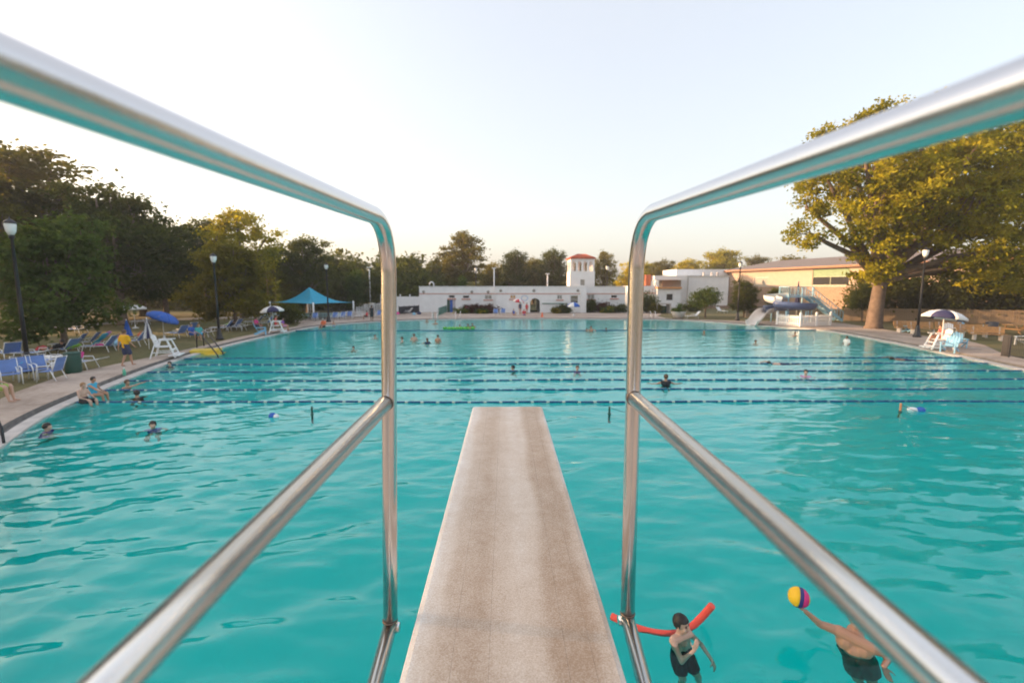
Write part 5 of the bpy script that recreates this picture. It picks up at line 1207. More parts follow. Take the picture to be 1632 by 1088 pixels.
# white picket fence round the slide
pf = thing('picket_fence', 'white picket fence enclosing the foot of the water slide', 'fence', P(1275, 520.5)); O_ = Vector(pf.location)
cs_ = [P(1238, 517) - O_, Vector((0, 0, 0)), P(1323, 518.2) - O_]
mb = MB(); mb.prism([(-.05, 0), (.05, 0), (.05, 1.0), (0, 1.08), (-.05, 1.0)], -.012, .012); pk_ = mb.mesh('picket', WHITE)
for i in range(2):
    a, b = cs_[i], cs_[i + 1]; L = (b - a).length; an = math.atan2(b.y - a.y, b.x - a.x)
    for z in (.25, .85): mb = MB(); mb.bar(a + Vector((0, .03, z)), b + Vector((0, .03, z)), .05, .07); mb.build('rail', WHITE, pf)
    n_ = int(L / .19)
    for k in range(n_): q = link('picket', pk_, pf); q.location = a.lerp(b, (k + .5) / n_); q.rotation_euler = (0, 0, an)
for p in (cs_[0], cs_[1], cs_[1].lerp(cs_[2], .52), cs_[2]):
    mb = MB(); mb.box(p + Vector((0, 0, .62)), (.16, .16, 1.24)); mb.build('post', WHITE, pf)
    mb = MB(); mb.add([p + Vector((sx_ * .1, sy_ * .1, 1.24)) for sx_, sy_ in ((-1, -1), (1, -1), (1, 1), (-1, 1))] + [p + Vector((0, 0, 1.38))], [(0, 1, 4), (1, 2, 4), (2, 3, 4), (3, 0, 4), (0, 1, 2, 3)]); mb.build('post_cap', WHITE, pf)

# ================================================================== FENCES
vf = thing('vinyl_fence', 'white panel fence joining the left corner of the bathhouse', 'fence', (wx(668, 68), 68.2, .12)); x0_ = wx(600, 66) - vf.location.x; n_ = 4
for k in range(n_): mb = MB(); w_ = -x0_ / n_; mb.box((x0_ + w_ * (k + .5), 0, 1.25), (w_ - .12, .06, 2.2)); mb.build('panel', WHITE, vf)
for k in range(n_ + 1):
    mb = MB(); mb.box((x0_ + w_ * k, 0, 1.25), (.14, .14, 2.5)); po = mb.build('post', WHITE, vf); mb = MB(); mb.ball((x0_ + w_ * k, 0, 2.58), .1, 8, 6); mb.build('cap', WHITE, po)
bk = thing('mesh_fence', 'low black mesh screen in front of the white panel fence', 'fence', P(668, 499)); a = P(636, 501.5) - bk.location
mb = MB(); mb.box(a * .5 + Vector((0, 0, .6)), (a.length, .04, 1.0), rz=math.atan2(a.y, a.x)); mb.build('screen', BLACKC, bk)
for k in range(5): mb = MB(); p = a * (k / 4); mb.box(p + Vector((0, 0, .6)), (.07, .07, 1.2)); mb.build('post', BLACKM, bk)
# wooden fence at the right, boards one by one
wf = thing('wooden_fence', 'low brown wooden board fence behind the benches on the right', 'fence', PY(1345, 500, 50.5).xy.to_3d() + Vector((0, 0, .12))); O_ = Vector(wf.location); e_ = PY(1640, 500, 44.5); e_.z = .12; d_ = e_ - O_; L = d_.length; an = math.atan2(d_.y, d_.x); n_ = int(L / .2)
mb = MB(); mb.box((0, 0, .75), (.185, .03, 1.4)); bd = mb.mesh('board', FENCEWOOD)
for k in range(n_): q = link('board', bd, wf); q.location = d_ * ((k + .5) / n_) + Vector((0, rng.uniform(-.008, .008), rng.uniform(-.02, .02))); q.rotation_euler = (0, 0, an)
for z in (.3, 1.15): mb = MB(); nv = Vector((-d_.y, d_.x, 0)).normalized() * .05; mb.bar(nv + Vector((0, 0, z)), d_ + nv + Vector((0, 0, z)), .09, .05); mb.build('rail', FENCEWOOD, wf)
bar_fence('iron_fence', 'black iron bar fence at the right edge of the deck', [P(1597, 566), P(1607, 569), P(1660, 580)], 1.15, BLACKM, .13, .016, 2, .05, 1.9)
mb = MB(); p = P(1602, 567.5); mb.box((0, 0, .58), (.34, .06, 1.16), rz=R(-60)); o = mb.build('gate_panel', BLACKM); o.location = p; tag(o, 'solid black gate panel at the end of the iron fence', 'gate')
# retaining wall below the brick base
mb = MB(); a = PY(1190, 495, 56); b = PY(1350, 500, 53); mb.box(((a.x + b.x) / 2, 54.8, .7), ((a - b).length, .4, 1.2), rz=math.atan2(b.y - a.y, b.x - a.x)); o = mb.build('retaining_wall', mat('buff_wall', (.36, .29, .22), .9, var=.15), bevel=.02); tag(o, 'low buff wall behind the slide below the brick base', 'wall')

# ================================================================== BENCHES, PICNIC TABLE
def bench(label, px, py, rz, L=1.9):
    t = thing('bench', label, 'bench', P(px, py, .13), R(rz), 'wooden benches on the right lawn')
    for k in range(3): mb = MB(); mb.box((0, -.16 + .16 * k, .44), (L, .14, .045)); mb.build('seat_slat', WOOD, t)
    for k in range(3): mb = MB(); z = .58 + .15 * k; mb.box((0, -.30 - .035 * k, z), (L, .04, .135)); mb.build('back_slat', WOOD, t)
    for s in (-1, 1): mb = MB(); mb.box((s * L * .36, -.02, .2), (.12, .42, .41)); mb.build('leg', CONC, t); mb = MB(); mb.bar((s * L * .36, -.26, .3), (s * L * .36, -.36, .95), .06, .04); mb.build('back_post', CONC, t)
bench('wooden bench leftmost of the row, left of the right lamp post', 1447, 530, 175); bench('wooden bench right behind the right lamp post', 1470, 532, 172); bench('wooden bench partly hidden by the right hand lifeguard', 1515, 532, 170); bench('wooden bench left of the grey litter bin', 1551, 537, 160); bench('wooden bench just in front of the grey litter bin', 1573, 542, 150)
pt = thing('picnic_table', 'long wooden picnic table beyond the iron fence at right edge', 'table', P(1625, 532, .13), R(5))
for k in range(4): mb = MB(); mb.box((0, -.3 + .2 * k, .75), (2.4, .18, .05)); mb.build('top_plank', WOOD, pt)
for y in (-.75, .75): mb = MB(); mb.box((0, y, .45), (2.4, .26, .05)); mb.build('seat_plank', WOOD, pt)
for x in (-.85, .85):
    for s in (-1, 1): mb = MB(); mb.bar((x, s * .3, .74), (x, s * .7, 0), .1, .05); mb.build('leg', WOOD, pt)
    mb = MB(); mb.box((x, 0, .4), (.05, 1.6, .1)); mb.build('cross_beam', WOOD, pt)
# ================================================================== PEOPLE
V = Vector
def hand(mb, wrist, d, nrm, s=1.0, curl=0.5, thumb=1):
    d = V(d).normalized(); nrm = (V(nrm) - d * V(nrm).dot(d)).normalized(); side = d.cross(nrm) * thumb
    wrist = V(wrist)
    for k in range(4):
        off_ = side * (0.027 - 0.018 * k) * s; b0 = wrist + d * 0.02 * s + off_ * .6; kn = wrist + d * (0.085 - .004 * abs(k - 1)) * s + off_
        mb.capsule(b0, kn, .0135 * s, .0115 * s, 8)
        L = (0.070, 0.078, 0.073, 0.058)[k] * s; dd = d; p = kn; rad = .0095 * s
        for j, f in enumerate((.45, .32, .23)):
            dd = (dd * math.cos(curl * .6) + nrm * math.sin(curl * .6)).normalized(); q = p + dd * L * f; mb.capsule(p, q, rad, rad * .9, 8); p = q; rad *= .9
    p = wrist + d * .025 * s + side * .028 * s; q = p + (d * .55 + side * .75 + nrm * .25).normalized() * .04 * s; mb.capsule(p, q, .013 * s, .0105 * s, 8)
    r2 = q + (d * .8 + side * .3 + nrm * .45).normalized() * .032 * s; mb.capsule(q, r2, .0105 * s, .008 * s, 8)
POSES = {}
def sym(d):
    out = {}
    for k, v in d.items():
        if k in ('sh', 'el', 'ha', 'hip', 'kn', 'an', 'toe'): out[k + 'R'] = V(v); out[k + 'L'] = V((-v[0], v[1], v[2]))
        else: out[k] = V(v)
    return out
POSES['stand'] = sym(dict(head=(0, .02, 1.63), neck=(0, -.01, 1.46), chest=(0, 0, 1.28), pelvis=(0, 0, .97), sh=(.18, 0, 1.42), el=(.24, -.03, 1.13), ha=(.25, .05, .88), hip=(.09, 0, .93), kn=(.10, .03, .50), an=(.10, -.02, .08), toe=(.12, .14, .03)))
w = dict(POSES['stand']); w.update(knR=V((.09, .14, .51)), anR=V((.09, .18, .10)), toeR=V((.1, .34, .06)), knL=V((-.09, .02, .50)), anL=V((-.09, -.16, .10)), toeL=V((-.1, -.02, .03)), elR=V((.25, .05, 1.13)), haR=V((.27, .20, .93)), elL=V((-.24, -.1, 1.14)), haL=V((-.26, -.12, .88))); POSES['walk'] = w
POSES['sit'] = sym(dict(head=(0, .04, .76), neck=(0, -.02, .59), chest=(0, -.02, .40), pelvis=(0, 0, .10), sh=(.18, -.02, .54), el=(.25, .08, .28), ha=(.16, .32, .20), hip=(.09, .02, .09), kn=(.13, .44, .10), an=(.12, .48, -.32), toe=(.12, .64, -.36)))
POSES['swim'] = sym(dict(head=(0, .02, .17), neck=(0, -.01, .0), chest=(0, 0, -.18), pelvis=(0, -.06, -.50), sh=(.18, 0, -.05), el=(.36, .15, -.13), ha=(.30, .38, -.16), hip=(.09, -.05, -.55), kn=(.14, .12, -.95), an=(.12, -.15, -1.25), toe=(.12, -.05, -1.35)))
POSES['wade'] = sym(dict(head=(0, .02, .60), neck=(0, -.01, .43), chest=(0, 0, .25), pelvis=(0, 0, -.06), sh=(.19, 0, .39), el=(.27, .0, .12), ha=(.22, .2, -.05), hip=(.09, 0, -.10), kn=(.10, .03, -.53), an=(.10, -.02, -.95), toe=(.12, .14, -1.0)))
f = sym(dict(head=(0, .78, .03), neck=(0, .62, -.02), chest=(0, .45, -.03), pelvis=(0, .1, -.05), sh=(.18, .58, -.02), el=(.2, .3, -.06), ha=(.18, .06, -.05), hip=(.09, .06, -.05), kn=(.1, -.35, -.08), an=(.09, -.75, -.03), toe=(.09, -.92, -.05)))
f.update(elR=V((.22, .86, .10)), haR=V((.16, 1.14, .06))); POSES['crawl'] = f
POSES['lie'] = sym(dict(head=(0, -.42, .52), neck=(0, -.34, .38), chest=(0, -.22, .27), pelvis=(0, .1, .10), sh=(.18, -.30, .34), el=(.28, -.05, .14), ha=(.22, .18, .10), hip=(.09, .12, .09), kn=(.11, .52, .12), an=(.10, .92, .06), toe=(.12, .98, .14)))

def figure(label, loc, rz=0.0, pose='stand', skin=SKIN, hair=HAIRD, wear=(), s=1.0, voxel=0.02, long=False, face=None, head_s=1.0, fine=False, upd=None, group=None, curl=.5, hdir=None, hands=None):
    J = {k: V(v) for k, v in (POSES[pose] if isinstance(pose, str) else pose).items()}
    if upd: J.update({k: V(v) for k, v in upd.items()})
    t = thing('person', label, 'person', loc, rz, group, s)
    right = (J['shR'] - J['shL']).normalized(); up = (J['neck'] - J['pelvis']).normalized(); fw = up.cross(right); fw = fw if fw.length else V((0, 1, 0))
    hf = V(hdir).normalized() if hdir else V((fw.x, fw.y, 0)).normalized() if abs(fw.z) < .8 else V((0, 1, 0))
    if pose == 'crawl': hf = V((0, .6, -.8)).normalized()
    hu = (J['head'] - J['neck']).normalized() if pose != 'crawl' else V((0, .8, .6)); hu = (hu - hf * hu.dot(hf)).normalized(); hr = hf.cross(hu)
    HM = Matrix((hr, hf, hu)).transposed(); hs = head_s; H = J['head']
    def hp_(x, y, z): return H + HM @ (V((x, y, z)) * hs)
    b = MB()
    b.ball(hp_(0, -.008, .022), (.076 * hs, .093 * hs, .092 * hs), 16, 12, HM); b.ball(hp_(0, .02, -.05), (.056 * hs, .068 * hs, .062 * hs), 14, 10, HM); b.ball(hp_(0, .045, -.085), (.03 * hs, .03 * hs, .024 * hs), 10, 8, HM)
    b.capsule(hp_(0, .085, .012), hp_(0, .104, -.022), .011 * hs, .016 * hs, 8)
    for q in (-1, 1): b.ball(hp_(q * .078, -.005, -.012), (.011 * hs, .020 * hs, .030 * hs), 8, 8, HM); b.ball(hp_(q * .036, .062, -.028), (.026 * hs, .025 * hs, .024 * hs), 8, 6, HM)
    b.capsule(J['neck'] - up * .03, H + HM @ V((0, -.015, -.06)) * hs, .060, .054 * hs)
    def limbs(b, inf=0.0, arms=True, legs=True, torso=True, armf=1.0, legf=1.0, foot=True):
        if torso:
            c, p, nk = J['chest'], J['pelvis'], J['neck']; low = p - up * .02
            b.capsule(J['shL'].lerp(J['shR'], .06), J['shL'].lerp(J['shR'], .94), .066 + inf, .066 + inf); b.capsule(nk - up * .06, c, .085 + inf, .118 + inf)
            for q in (-1, 1): b.capsule(c + right * q * .075 + up * .06, p + right * q * .06 + up * .08, .095 + inf, .088 + inf); b.capsule(p + right * q * .06 + up * .08, low + right * q * .07, .092 + inf, .098 + inf)
            b.capsule(c, p, .105 + inf, .10 + inf)
        for q in 'LR':
            if arms:
                sh, el, ha = J['sh' + q], J['el' + q], J['ha' + q]
                if armf >= 1: b.capsule(sh, el, .054 + inf, .040 + inf); b.capsule(el, ha, .040 + inf, .026 + inf)
                else: b.capsule(sh, sh.lerp(el, armf), .058 + inf, .052 + inf * 1.3)
            if legs:
                hi, kn, an, to = J['hip' + q], J['kn' + q], J['an' + q], J['toe' + q]
                if legf >= 1: b.capsule(hi, kn, .086 + inf, .056 + inf); b.capsule(kn, kn.lerp(an, .35) - fw * .012, .054 + inf, .055 + inf); b.capsule(kn.lerp(an, .35) - fw * .012, an, .055 + inf, .034 + inf); (foot and b.capsule(an + (an - kn).normalized() * .03, to, .036, .024))
                else: b.capsule(hi, hi.lerp(kn, legf), .090 + inf, .078 + inf)
    limbs(b)
    for q in 'LR':
        ha, el = J['ha' + q], J['el' + q]; d = (ha - el).normalized(); n0 = fw - d * fw.dot(d); n0 = n0 if n0.length > .2 else up
        if hands and q in hands: hand(b, ha, hands[q][0], hands[q][1], hands[q][3] if len(hands[q]) > 3 else 1.0, hands[q][2], 1 if q == 'R' else -1)
        else: hand(b, ha - d * .01, d, n0, 1.0, curl, 1 if q == 'R' else -1)
    def finish(mb, name, m, parent, vx, sm_it=6):
        o = mb.build(name, m, parent); r = o.modifiers.new('remesh', 'REMESH'); r.mode = 'VOXEL'; r.voxel_size = vx; r.use_smooth_shade = True
        k = o.modifiers.new('smooth', 'SMOOTH'); k.factor = .5; k.iterations = sm_it; return o
    body = finish(b, 'body', skin, t, voxel, 3)
    # hair
    h = MB(); n_, m_ = (44, 22) if fine else (18, 10); vs = []; hrn = random.Random(len(label))
    for i in range(m_ + 1):
        for j in range(n_):
            a = 2 * math.pi * j / n_; fr_ = math.sin(a); lim = (1.25 if fr_ > .35 else 1.9 if fr_ > -.2 else 2.25); th = lim * i / m_
            rr = 1.0 + hrn.uniform(-.035, .05) * (1 if i > 1 else .3)
            vs.append(hp_(.083 * rr * math.sin(th) * math.cos(a), -.012 + .101 * rr * math.sin(th) * math.sin(a), .024 + .104 * rr * math.cos(th)))
    h.add(vs, [(i * n_ + j, i * n_ + (j + 1) % n_, (i + 1) * n_ + (j + 1) % n_, (i + 1) * n_ + j) for i in range(m_) for j in range(n_)], True)
    if long: h.capsule(hp_(0, -.07, -.03), hp_(0, -.10, -.20), .06 * hs, .03 * hs)
    hh = h.build('hair', hair, t); sm = hh.modifiers.new('thickness', 'SOLIDIFY'); sm.thickness = .014; sm.offset = 0
    if fine:
        for q in (-1, 1):
            e = MB(); e.ball(hp_(q * .031, .077, .008), (.013 * hs, .008 * hs, .007 * hs), 10, 8, HM); e.build('eye', mat('eye_dark', (.05, .03, .025), .2), t)
            e = MB(); e.capsule(hp_(q * .017, .087, .028), hp_(q * .047, .077, .030), .0045 * hs, .0035 * hs, 6); e.build('eyebrow', hair, t)
        e = MB(); e.capsule(hp_(-.020, .082, -.058), hp_(.020, .082, -.058), .0065 * hs, .0065 * hs, 6); e.build('mouth', mat('lips', (.40, .14, .12), .5), t)
    for kind, m in wear:
        c = MB()
        if kind in ('shorts', 'swim_shorts'): c.capsule(J['pelvis'] + right * .05 + up * .10, J['pelvis'] - right * .05 + up * .10, .115, .115); limbs(c, .022, arms=False, torso=False, legf=.72 if kind == 'shorts' else .5); [c.capsule(J['pelvis'] + right * q * .06 + up * .08, J['pelvis'] + right * q * .07 - up * .02, .115, .120) for q in (-1, 1)]
        elif kind == 'shirt': limbs(c, .022, legs=False, armf=.62)
        elif kind == 'suit': limbs(c, .010, arms=False, legs=False)
        elif kind == 'top': [c.capsule(J['chest'] + right * q * .08 + up * .07, J['chest'] + right * q * .075 - up * .04, .104, .104) for q in (-1, 1)]
        elif kind == 'vest': limbs(c, .030, arms=False, legs=False)
        elif kind == 'cap':
            c.ball(hp_(0, -.01, .04), (.09 * hs, .105 * hs, .09 * hs), 14, 8, HM); c.capsule(hp_(-.04, .11, .055), hp_(.04, .11, .055), .02, .02)
        elif kind == 'goggles':
            for q in (-1, 1): c.ball(hp_(q * .032, .085, .07), (.024, .012, .016), 8, 6, HM)
            c.capsule(hp_(-.07, .04, .08), hp_(.07, .04, .08), .008, .008)
        finish(c, {'suit': 'swimsuit', 'top': 'swim_top', 'vest': 'life_vest'}.get(kind, kind), m, t, min(voxel, .016), 4)
    return t
def face_to(p, q): d = V(q) - V(p); return math.atan2(-d.x, d.y)

# ---- the boy on the foam noodle, just right of the board
bpz = P(1083, 1015, 0.0); bpz.z = -0.05; boy_rz = R(180 + 24)
BJ = dict(head=(0, .03, .30), neck=(0, 0, .13), chest=(0, .02, -.02), pelvis=(0, .05, -.30), shR=(.165, .03, .09), shL=(-.165, .03, .09), elR=(.20, .24, -.10), haR=(.02, .30, .10), elL=(-.30, .13, -.12), haL=(-.27, .36, -.22),
          hipR=(.08, .06, -.34), hipL=(-.08, .06, -.34), knR=(.10, .20, -.68), knL=(-.15, .24, -.66), anR=(.13, .22, -1.06), anL=(-.20, .30, -1.02), toeR=(.13, .32, -1.14), toeL=(-.20, .42, -1.1))
figure('boy with short dark hair and black shorts in the water, hugging a red foam noodle', bpz, boy_rz, {k: V(v) for k, v in BJ.items()}, SKIN, HAIRD, [('swim_shorts', BLACKC)], .75, .008, fine=True, head_s=1.14, hdir=(-.28, 1, .06), hands={'R': ((-.25, .1, .95), (-.6, -.6, 0), .5, 1.0), 'L': ((.2, .75, -.5), (.3, .2, -.6), .5, 1.0)})
pts = [P(975, 984, .05), P(1005, 999, .03), P(1035, 1009, .0), P(1062, 1013, -.01), P(1085, 1012, -.015), P(1104, 1001, .02), P(1118, 988, .10), P(1128, 977, .19), P(1137, 967, .29)]
pts = [p + Vector((0, .03, 0)) for p in pts]
def smooth_path(pts, k=5):
    out = []; n_ = len(pts)
    for i in range(n_ - 1):
        p0, p1, p2, p3 = pts[max(i - 1, 0)], pts[i], pts[i + 1], pts[min(i + 2, n_ - 1)]
        for j in range(k): u = j / k; out.append(.5 * ((2 * p1) + (p2 - p0) * u + (2 * p0 - 5 * p1 + 4 * p2 - p3) * u * u + (3 * p1 - p0 - 3 * p2 + p3) * u ** 3))
    return out + [pts[-1]]
mb = MB(); mb.tube(smooth_path(pts), .041, 16); o = mb.build('pool_noodle', NOODLE, bevel=.008); tag(o, 'long red foam pool noodle bent behind the boy', 'pool noodle')

# ---- the swimmer holding up the ball, half hidden by the right rail
TO = P(1358, 1030, 0.0)
def tj(px, py, z): return P(px, py, z) - TO
TJ = dict(head=tj(1368, 980, .34), neck=tj(1363, 1000, .20), chest=tj(1361, 1034, .0), pelvis=tj(1364, 1058, -.30), shR=tj(1334, 1004, .16), shL=tj(1392, 1034, .10), elR=tj(1307, 994, .20), haR=tj(1284, 974, .36), elL=tj(1420, 1044, -.02), haL=tj(1408, 1062, .0),
          hipR=tj(1354, 1064, -.35), hipL=tj(1374, 1070, -.35), knR=tj(1360, 1118, -.72), knL=tj(1384, 1122, -.70), anR=tj(1366, 1150, -1.08), anL=tj(1394, 1155, -1.06), toeR=tj(1362, 1150, -1.22), toeL=tj(1392, 1155, -1.2))
ball_c = P(1273, 951, .50)
dh = (ball_c - TO - TJ['haR']).normalized()
figure('bare chested swimmer stretching an arm to hold up the ball, half behind the right rail', TO, 0, TJ, SKIN2, HAIRB, [('swim_shorts', mat('dark_green_trunks', (.05, .085, .075), .7))], 1.0, .009, fine=True, hdir=(-.5, .8, .0), hands={'R': ((-.7, .3, .45), (dh.x, dh.y, dh.z + .2), .5, 1.0), 'L': ((-.1, -.6, -.6), (0, -.6, .6), .3, 1.0)})
ball = thing('water_ball', 'yellow, navy and pink water polo ball held up by the swimmer', 'ball', ball_c); BR = .107
ball.rotation_euler = (0, R(8), R(-22))
segs = [(-1.0, -.12, BALLY), (-.12, .24, BALLN), (.24, .80, BALLP), (.80, 1.0, BALLY)]
# bands along the local x axis (towards the right of the photo)
for a, b_, m in segs:
    mb = MB(); pr_ = []
    for i in range(9):
        x = a + (b_ - a) * i / 8; pr_.append((max(.001, BR * math.sqrt(max(0, 1 - x * x))), BR * x))
    mb.lathe(pr_, 28); mb.v = [(v[2], v[1], -v[0]) for v in mb.v]; mb.build('band', m, ball)
for k in range(4):      # faint printed lines on the yellow band
    mb = MB(); an = R(-125 + k * 9); x = -.2
    for q in range(5):
        xx = -.38 + .09 * q + .02 * (k % 2); r_ = math.sqrt(1 - xx * xx) * BR * 1.004; y_, z_ = r_ * math.cos(an), -r_ * math.sin(an) * -1
        if (q + k) % 4 != 3: mb.box((xx * BR, y_, z_), (.006, .004, .004))
    mb.build('print', BALLN, ball)

# ---- swimmers (each: pixel of the waterline, facing, look)
def sw(label, px, py, rz, pose='swim', skin=SKIN, hair=HAIRD, wear=(), s=1.0, dz=0.0, **k):
    p = P(px, py, 0.0); p.z = dz
    return figure(label, p, R(rz), pose, skin, hair, wear, s, .022, group='swimmers in the pool', **k)
sw('swimmer with dark curly hair and purple top at the pool edge, far left', 75, 686, -70, 'swim', SKIN, HAIRD, [('suit', PURPLE)], .95, -.06)
sw('swimmer with dark hair and blue collar in front of the first lane rope at left', 244, 681, -150, 'swim', SKIN, HAIRD, [('suit', BLUEF)], .95, -.09)
sw('woman with dark hair tied up and black swimsuit near the left wall', 219, 634, 60, 'swim', SKIN2, HAIRD, [('suit', BLACKC)], .98, .0)
sw('swimmer with arm on the left pool wall, behind the woman in black', 203, 617, -100, 'swim', SKIN2, HAIRB, [], .95, .03, upd={'elL': (-.34, .1, .02), 'haL': (-.62, .15, .06)})
sw('lone head of a swimmer by the left wall below the lifeguard chair', 271, 584, 180, 'swim', SKIN, HAIRD, [('suit', BLACKC)], .9, 0)
sw('swimmer whose head shows left of the left handrail post, beyond the ropes', 563.5, 558, 180, 'swim', SKIN, HAIRD, [], .9, .0)
sw('distant swimmer head just left of the left handrail post', 598, 538.5, 180, 'swim', SKIN, HAIRD, [], .9, .0)
sw('swimmer head leftmost of the group of four beyond the ropes', 641, 544, 90, 'swim', SKIN, HAIRB, [], 1, .05)
sw('bare backed man second from left in the group of four', 660, 544, 0, 'wade', SKIN, HAIRB, [], .92, -.1)
sw('woman low in the water third in the group of four', 681, 547, 30, 'swim', SKIN2, HAIRB, [('suit', NAVYC)], .95, .10, long=True)
sw('bare backed man on the right of the group of four', 698, 545, -20, 'wade', SKIN2, HAIRD, [], .92, -.14)
sw('small head at the far edge left of the ladder', 680.5, 513, 180, 'swim', SKIN2, HAIRL, [], .9, .05)
sw('swimmer holding the far ladder below the green railing', 694, 516, 180, 'swim', SKIN2, HAIRB, [], .95, .1)
gr = thing('inflatable_raft', 'long bumpy green inflatable raft near the far end', 'raft', P(735, 524, 0), R(6)); 
for k in range(7): mb = MB(); mb.ball((-1.1 + k * .36, 0, .07), (.24, .42, .15), 12, 8); mb.build('segment', GREENF, gr)
mb = MB(); mb.ball((-1.5, 0, .1), (.22, .18, .13), 10, 8); mb.build('head', GREENF, gr)
sw('person leaning on the middle of the green raft', 733, 522.5, 180, 'swim', SKIN2, HAIRD, [], .95, .05)
sw('left one of two people at the right end of the green raft', 746, 524, 160, 'swim', SKIN2, HAIRD, [('suit', BLACKC)], .95, .22)
sw('right one of two people at the right end of the green raft', 753, 523.5, 170, 'swim', SKIN2, HAIRD, [('suit', BLACKC)], .95, .26)
sw('swimmer head in the lanes straight above the board tip, left one', 818, 590, 80, 'swim', SKIN, HAIRD, [], .9, -.02)
sw('swimmer head with pink strap in the lanes above the board tip, right one', 920, 591.5, 180, 'swim', SKIN, HAIRB, [('suit', MAGENTA)], .95, .0)
sw('small child head leftmost of three far swimmers by the safety rope', 935, 527, 180, 'swim', SKIN2, HAIRD, [], .8, .0)
sw('taller figure middle of three far swimmers by the safety rope', 942, 528, 180, 'swim', SKIN2, HAIRD, [], 1, .2)
sw('child head rightmost of three far swimmers by the safety rope', 966, 526.5, 180, 'swim', SKIN2, HAIRD, [], .85, .0)
sw('woman seen from behind with bare shoulders in the third lane', 1061, 612, 0, 'swim', SKIN2, HAIRB, [('suit', BLACKC)], 1.0, .12, upd={'elR': (.38, .02, -.12), 'haR': (.62, .1, -.12), 'elL': (-.38, .02, -.12), 'haL': (-.62, .1, -.12)})
sw('distant orange lit head below the low white lounger', 1122, 532, 180, 'swim', SKIN2, HAIRL, [], .9, .0)
sw('head of a swimmer left of the slide fence reflection', 1204, 547, 180, 'swim', SKIN, HAIRD, [], .9, -.02)
sw('swimmer head right of the slide fence, close to the right wall', 1267, 534.5, 180, 'swim', SKIN2, HAIRB, [], .95, .02)
sw('front crawl swimmer in the second farthest lane', 1250, 580, 84, 'crawl', SKIN, HAIRD, [('shorts', NAVYC)], .95, .0)
sw('woman with dark hair and pink straps in the fourth lane', 1284, 599, 150, 'swim', SKIN, HAIRD, [('suit', PINKC)], 1.0, .0)
sw('person in a white shirt standing in the water by the right wall', 1349, 549, 100, 'wade', SKIN2, HAIRB, [('shirt', WHITEF)], .85, -.02)
sw('swimmer with outstretched arm in the farthest lane at right', 1448, 574, 78, 'crawl', SKIN3, HAIRD, [('shorts', NAVYC)], 1.0, .02)
# ---- people on deck and lawn
def onland(label, px, py, z, rz, pose, skin, hair, wear, s=1.0, **k):
    p = P(px, py, .13); p.z = .13 + z
    return figure(label, p, R(rz), pose, skin, hair, wear, s, .02, **k)
onland('person in a yellow T-shirt and dark shorts walking away along the left deck', 203, 584, .02, -12, 'walk', SKIN2, HAIRB, [('shirt', YELLOWC), ('shorts', NAVYC)], 1.0)
onland('boy in black shorts sitting on the left pool edge', 134, 639, -.06, -95, 'sit', SKIN, HAIRL, [('shorts', BLACKC)], .78)
onland('girl in a blue swimsuit with goggles on her head at the left pool edge', 150, 631, -.02, -85, 'sit', SKIN2, HAIRD, [('suit', AQUAC), ('goggles', PURPLE)], .8, upd={'haR': (.2, .62, .2), 'elR': (.24, .35, .32)})
onland('seated person with green shorts and blue shoes cut by the left edge', -12, 643, .42, -70, 'sit', SKIN, HAIRB, [('shorts', mat('lime_shorts', (.30, .42, .08), .8)), ('shirt', WHITEF)], 1.0)
onland('person in black with purple cap lying on a lounger left of the green bin', 92, 568, .34, 80, 'lie', SKIN2, HAIRD, [('shirt', BLACKC), ('shorts', BLACKC), ('cap', PURPLE)], .95)
onland('person in blue seated on a lounger under the blue parasol', 306, 541, .32, -100, 'sit', SKIN, HAIRB, [('shirt', BLUEF), ('shorts', BLUEF)], .95)
onland('person in a teal shirt seated right of the one in blue', 318, 541, .32, -120, 'sit', SKIN, HAIRL, [('shirt', mat('teal_shirt', (.06, .40, .40), .8)), ('shorts', AQUAC)], .9)
onland('dark clad person lying beside a lime towel by second lamp post', 368, 527, .36, 80, 'lie', SKIN2, HAIRD, [('shirt', BLACKC), ('shorts', BLACKC)], .9)
onland('lifeguard with red top sitting high under the left navy and white parasol', 441, 529.5, .56, -65, 'sit', SKIN2, HAIRB, [('suit', REDF)], 1.0)
onland('person in purple sitting by the left navy and white parasol', 451, 527, .35, -80, 'sit', SKIN2, HAIRD, [('shirt', PURPLE), ('shorts', PINKC)], .9)
onland('dark haired person in magenta behind the light blue slatted chair', 409, 526, .32, -90, 'sit', SKIN2, HAIRD, [('shirt', MAGENTA), ('shorts', NAVYC)], .95)
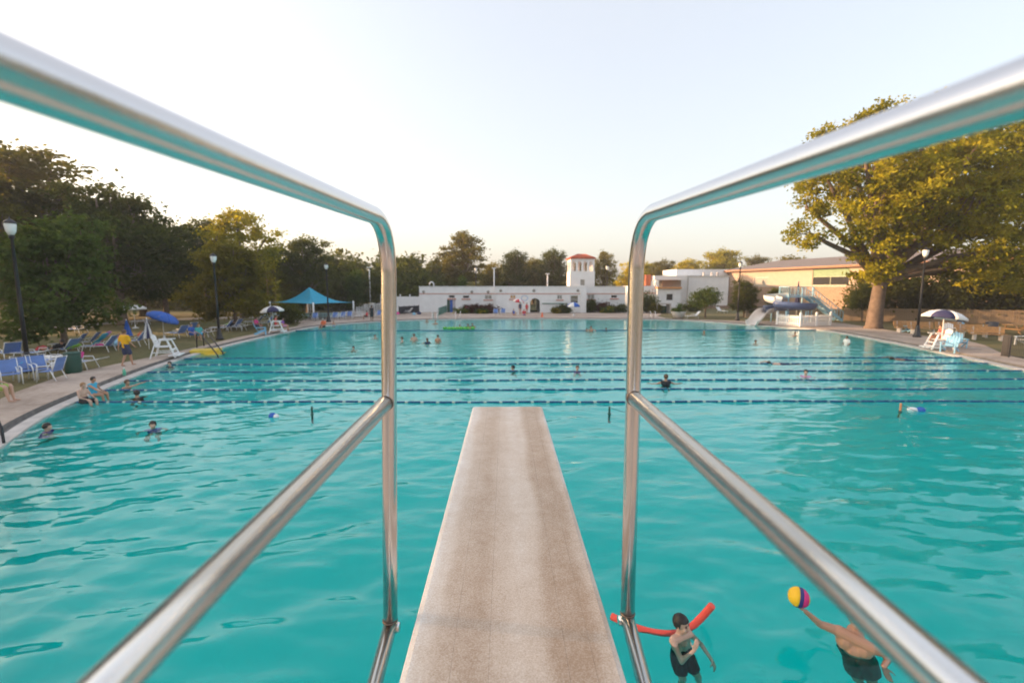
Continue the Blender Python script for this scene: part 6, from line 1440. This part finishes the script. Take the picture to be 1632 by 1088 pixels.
onland('person in orange red shirt and white cap sitting at the pool edge below the canopy', 516, 521, -.04, 160, 'sit', SKIN2, HAIRD, [('shirt', ORANGEC), ('shorts', BLACKC), ('cap', WHITEF)], 1.0)
onland('small child crouching at the pool edge right of the orange shirt', 532, 519.5, -.06, 200, 'sit', SKIN2, HAIRB, [('shorts', AQUAC)], .62)
onland('dark figure standing at the pool edge left of the handrail post', 593, 513, .02, 180, 'stand', SKIN3, HAIRD, [('suit', BLACKC), ('shorts', BLACKC)], 1.0)
onland('person in red and black bending by the white loungers', 585, 509, .3, 90, 'sit', SKIN2, HAIRD, [('shirt', REDF), ('shorts', BLACKC)], .8)
onland('standing brown haired person under the red and white parasol', 829, 502, .02, 200, 'stand', SKIN2, HAIRB, [('suit', NAVYC)], .98)
onland('standing person right of the red and white parasol', 839.5, 502, .02, 150, 'stand', SKIN2, HAIRD, [('suit', REDF)], .92)
onland('person sitting at left under the red and white parasol', 818.5, 503, .1, 200, 'sit', SKIN2, HAIRL, [('suit', BLUEF)], .9)
onland('person with a red blanket sitting by the arch', 835, 503.5, .1, 190, 'sit', SKIN2, HAIRD, [('shirt', REDF), ('shorts', BLUEF)], .9)
onland('lifeguard with red float sitting under the right hand parasol', 1497, 555, .56, 75, 'sit', SKIN2, HAIRB, [('suit', REDF)], 1.0, long=True)

# ================================================================== HAZE: warm evening air over the whole place
mb = MB(); mb.box((0, 60, 12.5), (400, 320, 34)); o = mb.build('haze', None); tag(o, kind='stuff')
hm = bpy.data.materials.new('haze_air'); hm.use_nodes = True; hn, hl_ = hm.node_tree.nodes, hm.node_tree.links; hn.clear()
ho = hn.new('ShaderNodeOutputMaterial'); pv = hn.new('ShaderNodeVolumePrincipled'); pv.inputs['Color'].default_value = (0.96, 0.92, 0.88, 1); pv.inputs['Density'].default_value = 0.0008; pv.inputs['Anisotropy'].default_value = 0.3
hl_.new(pv.outputs[0], ho.inputs['Volume']); o.data.materials.append(hm)
SC.cycles.volume_bounces = 0
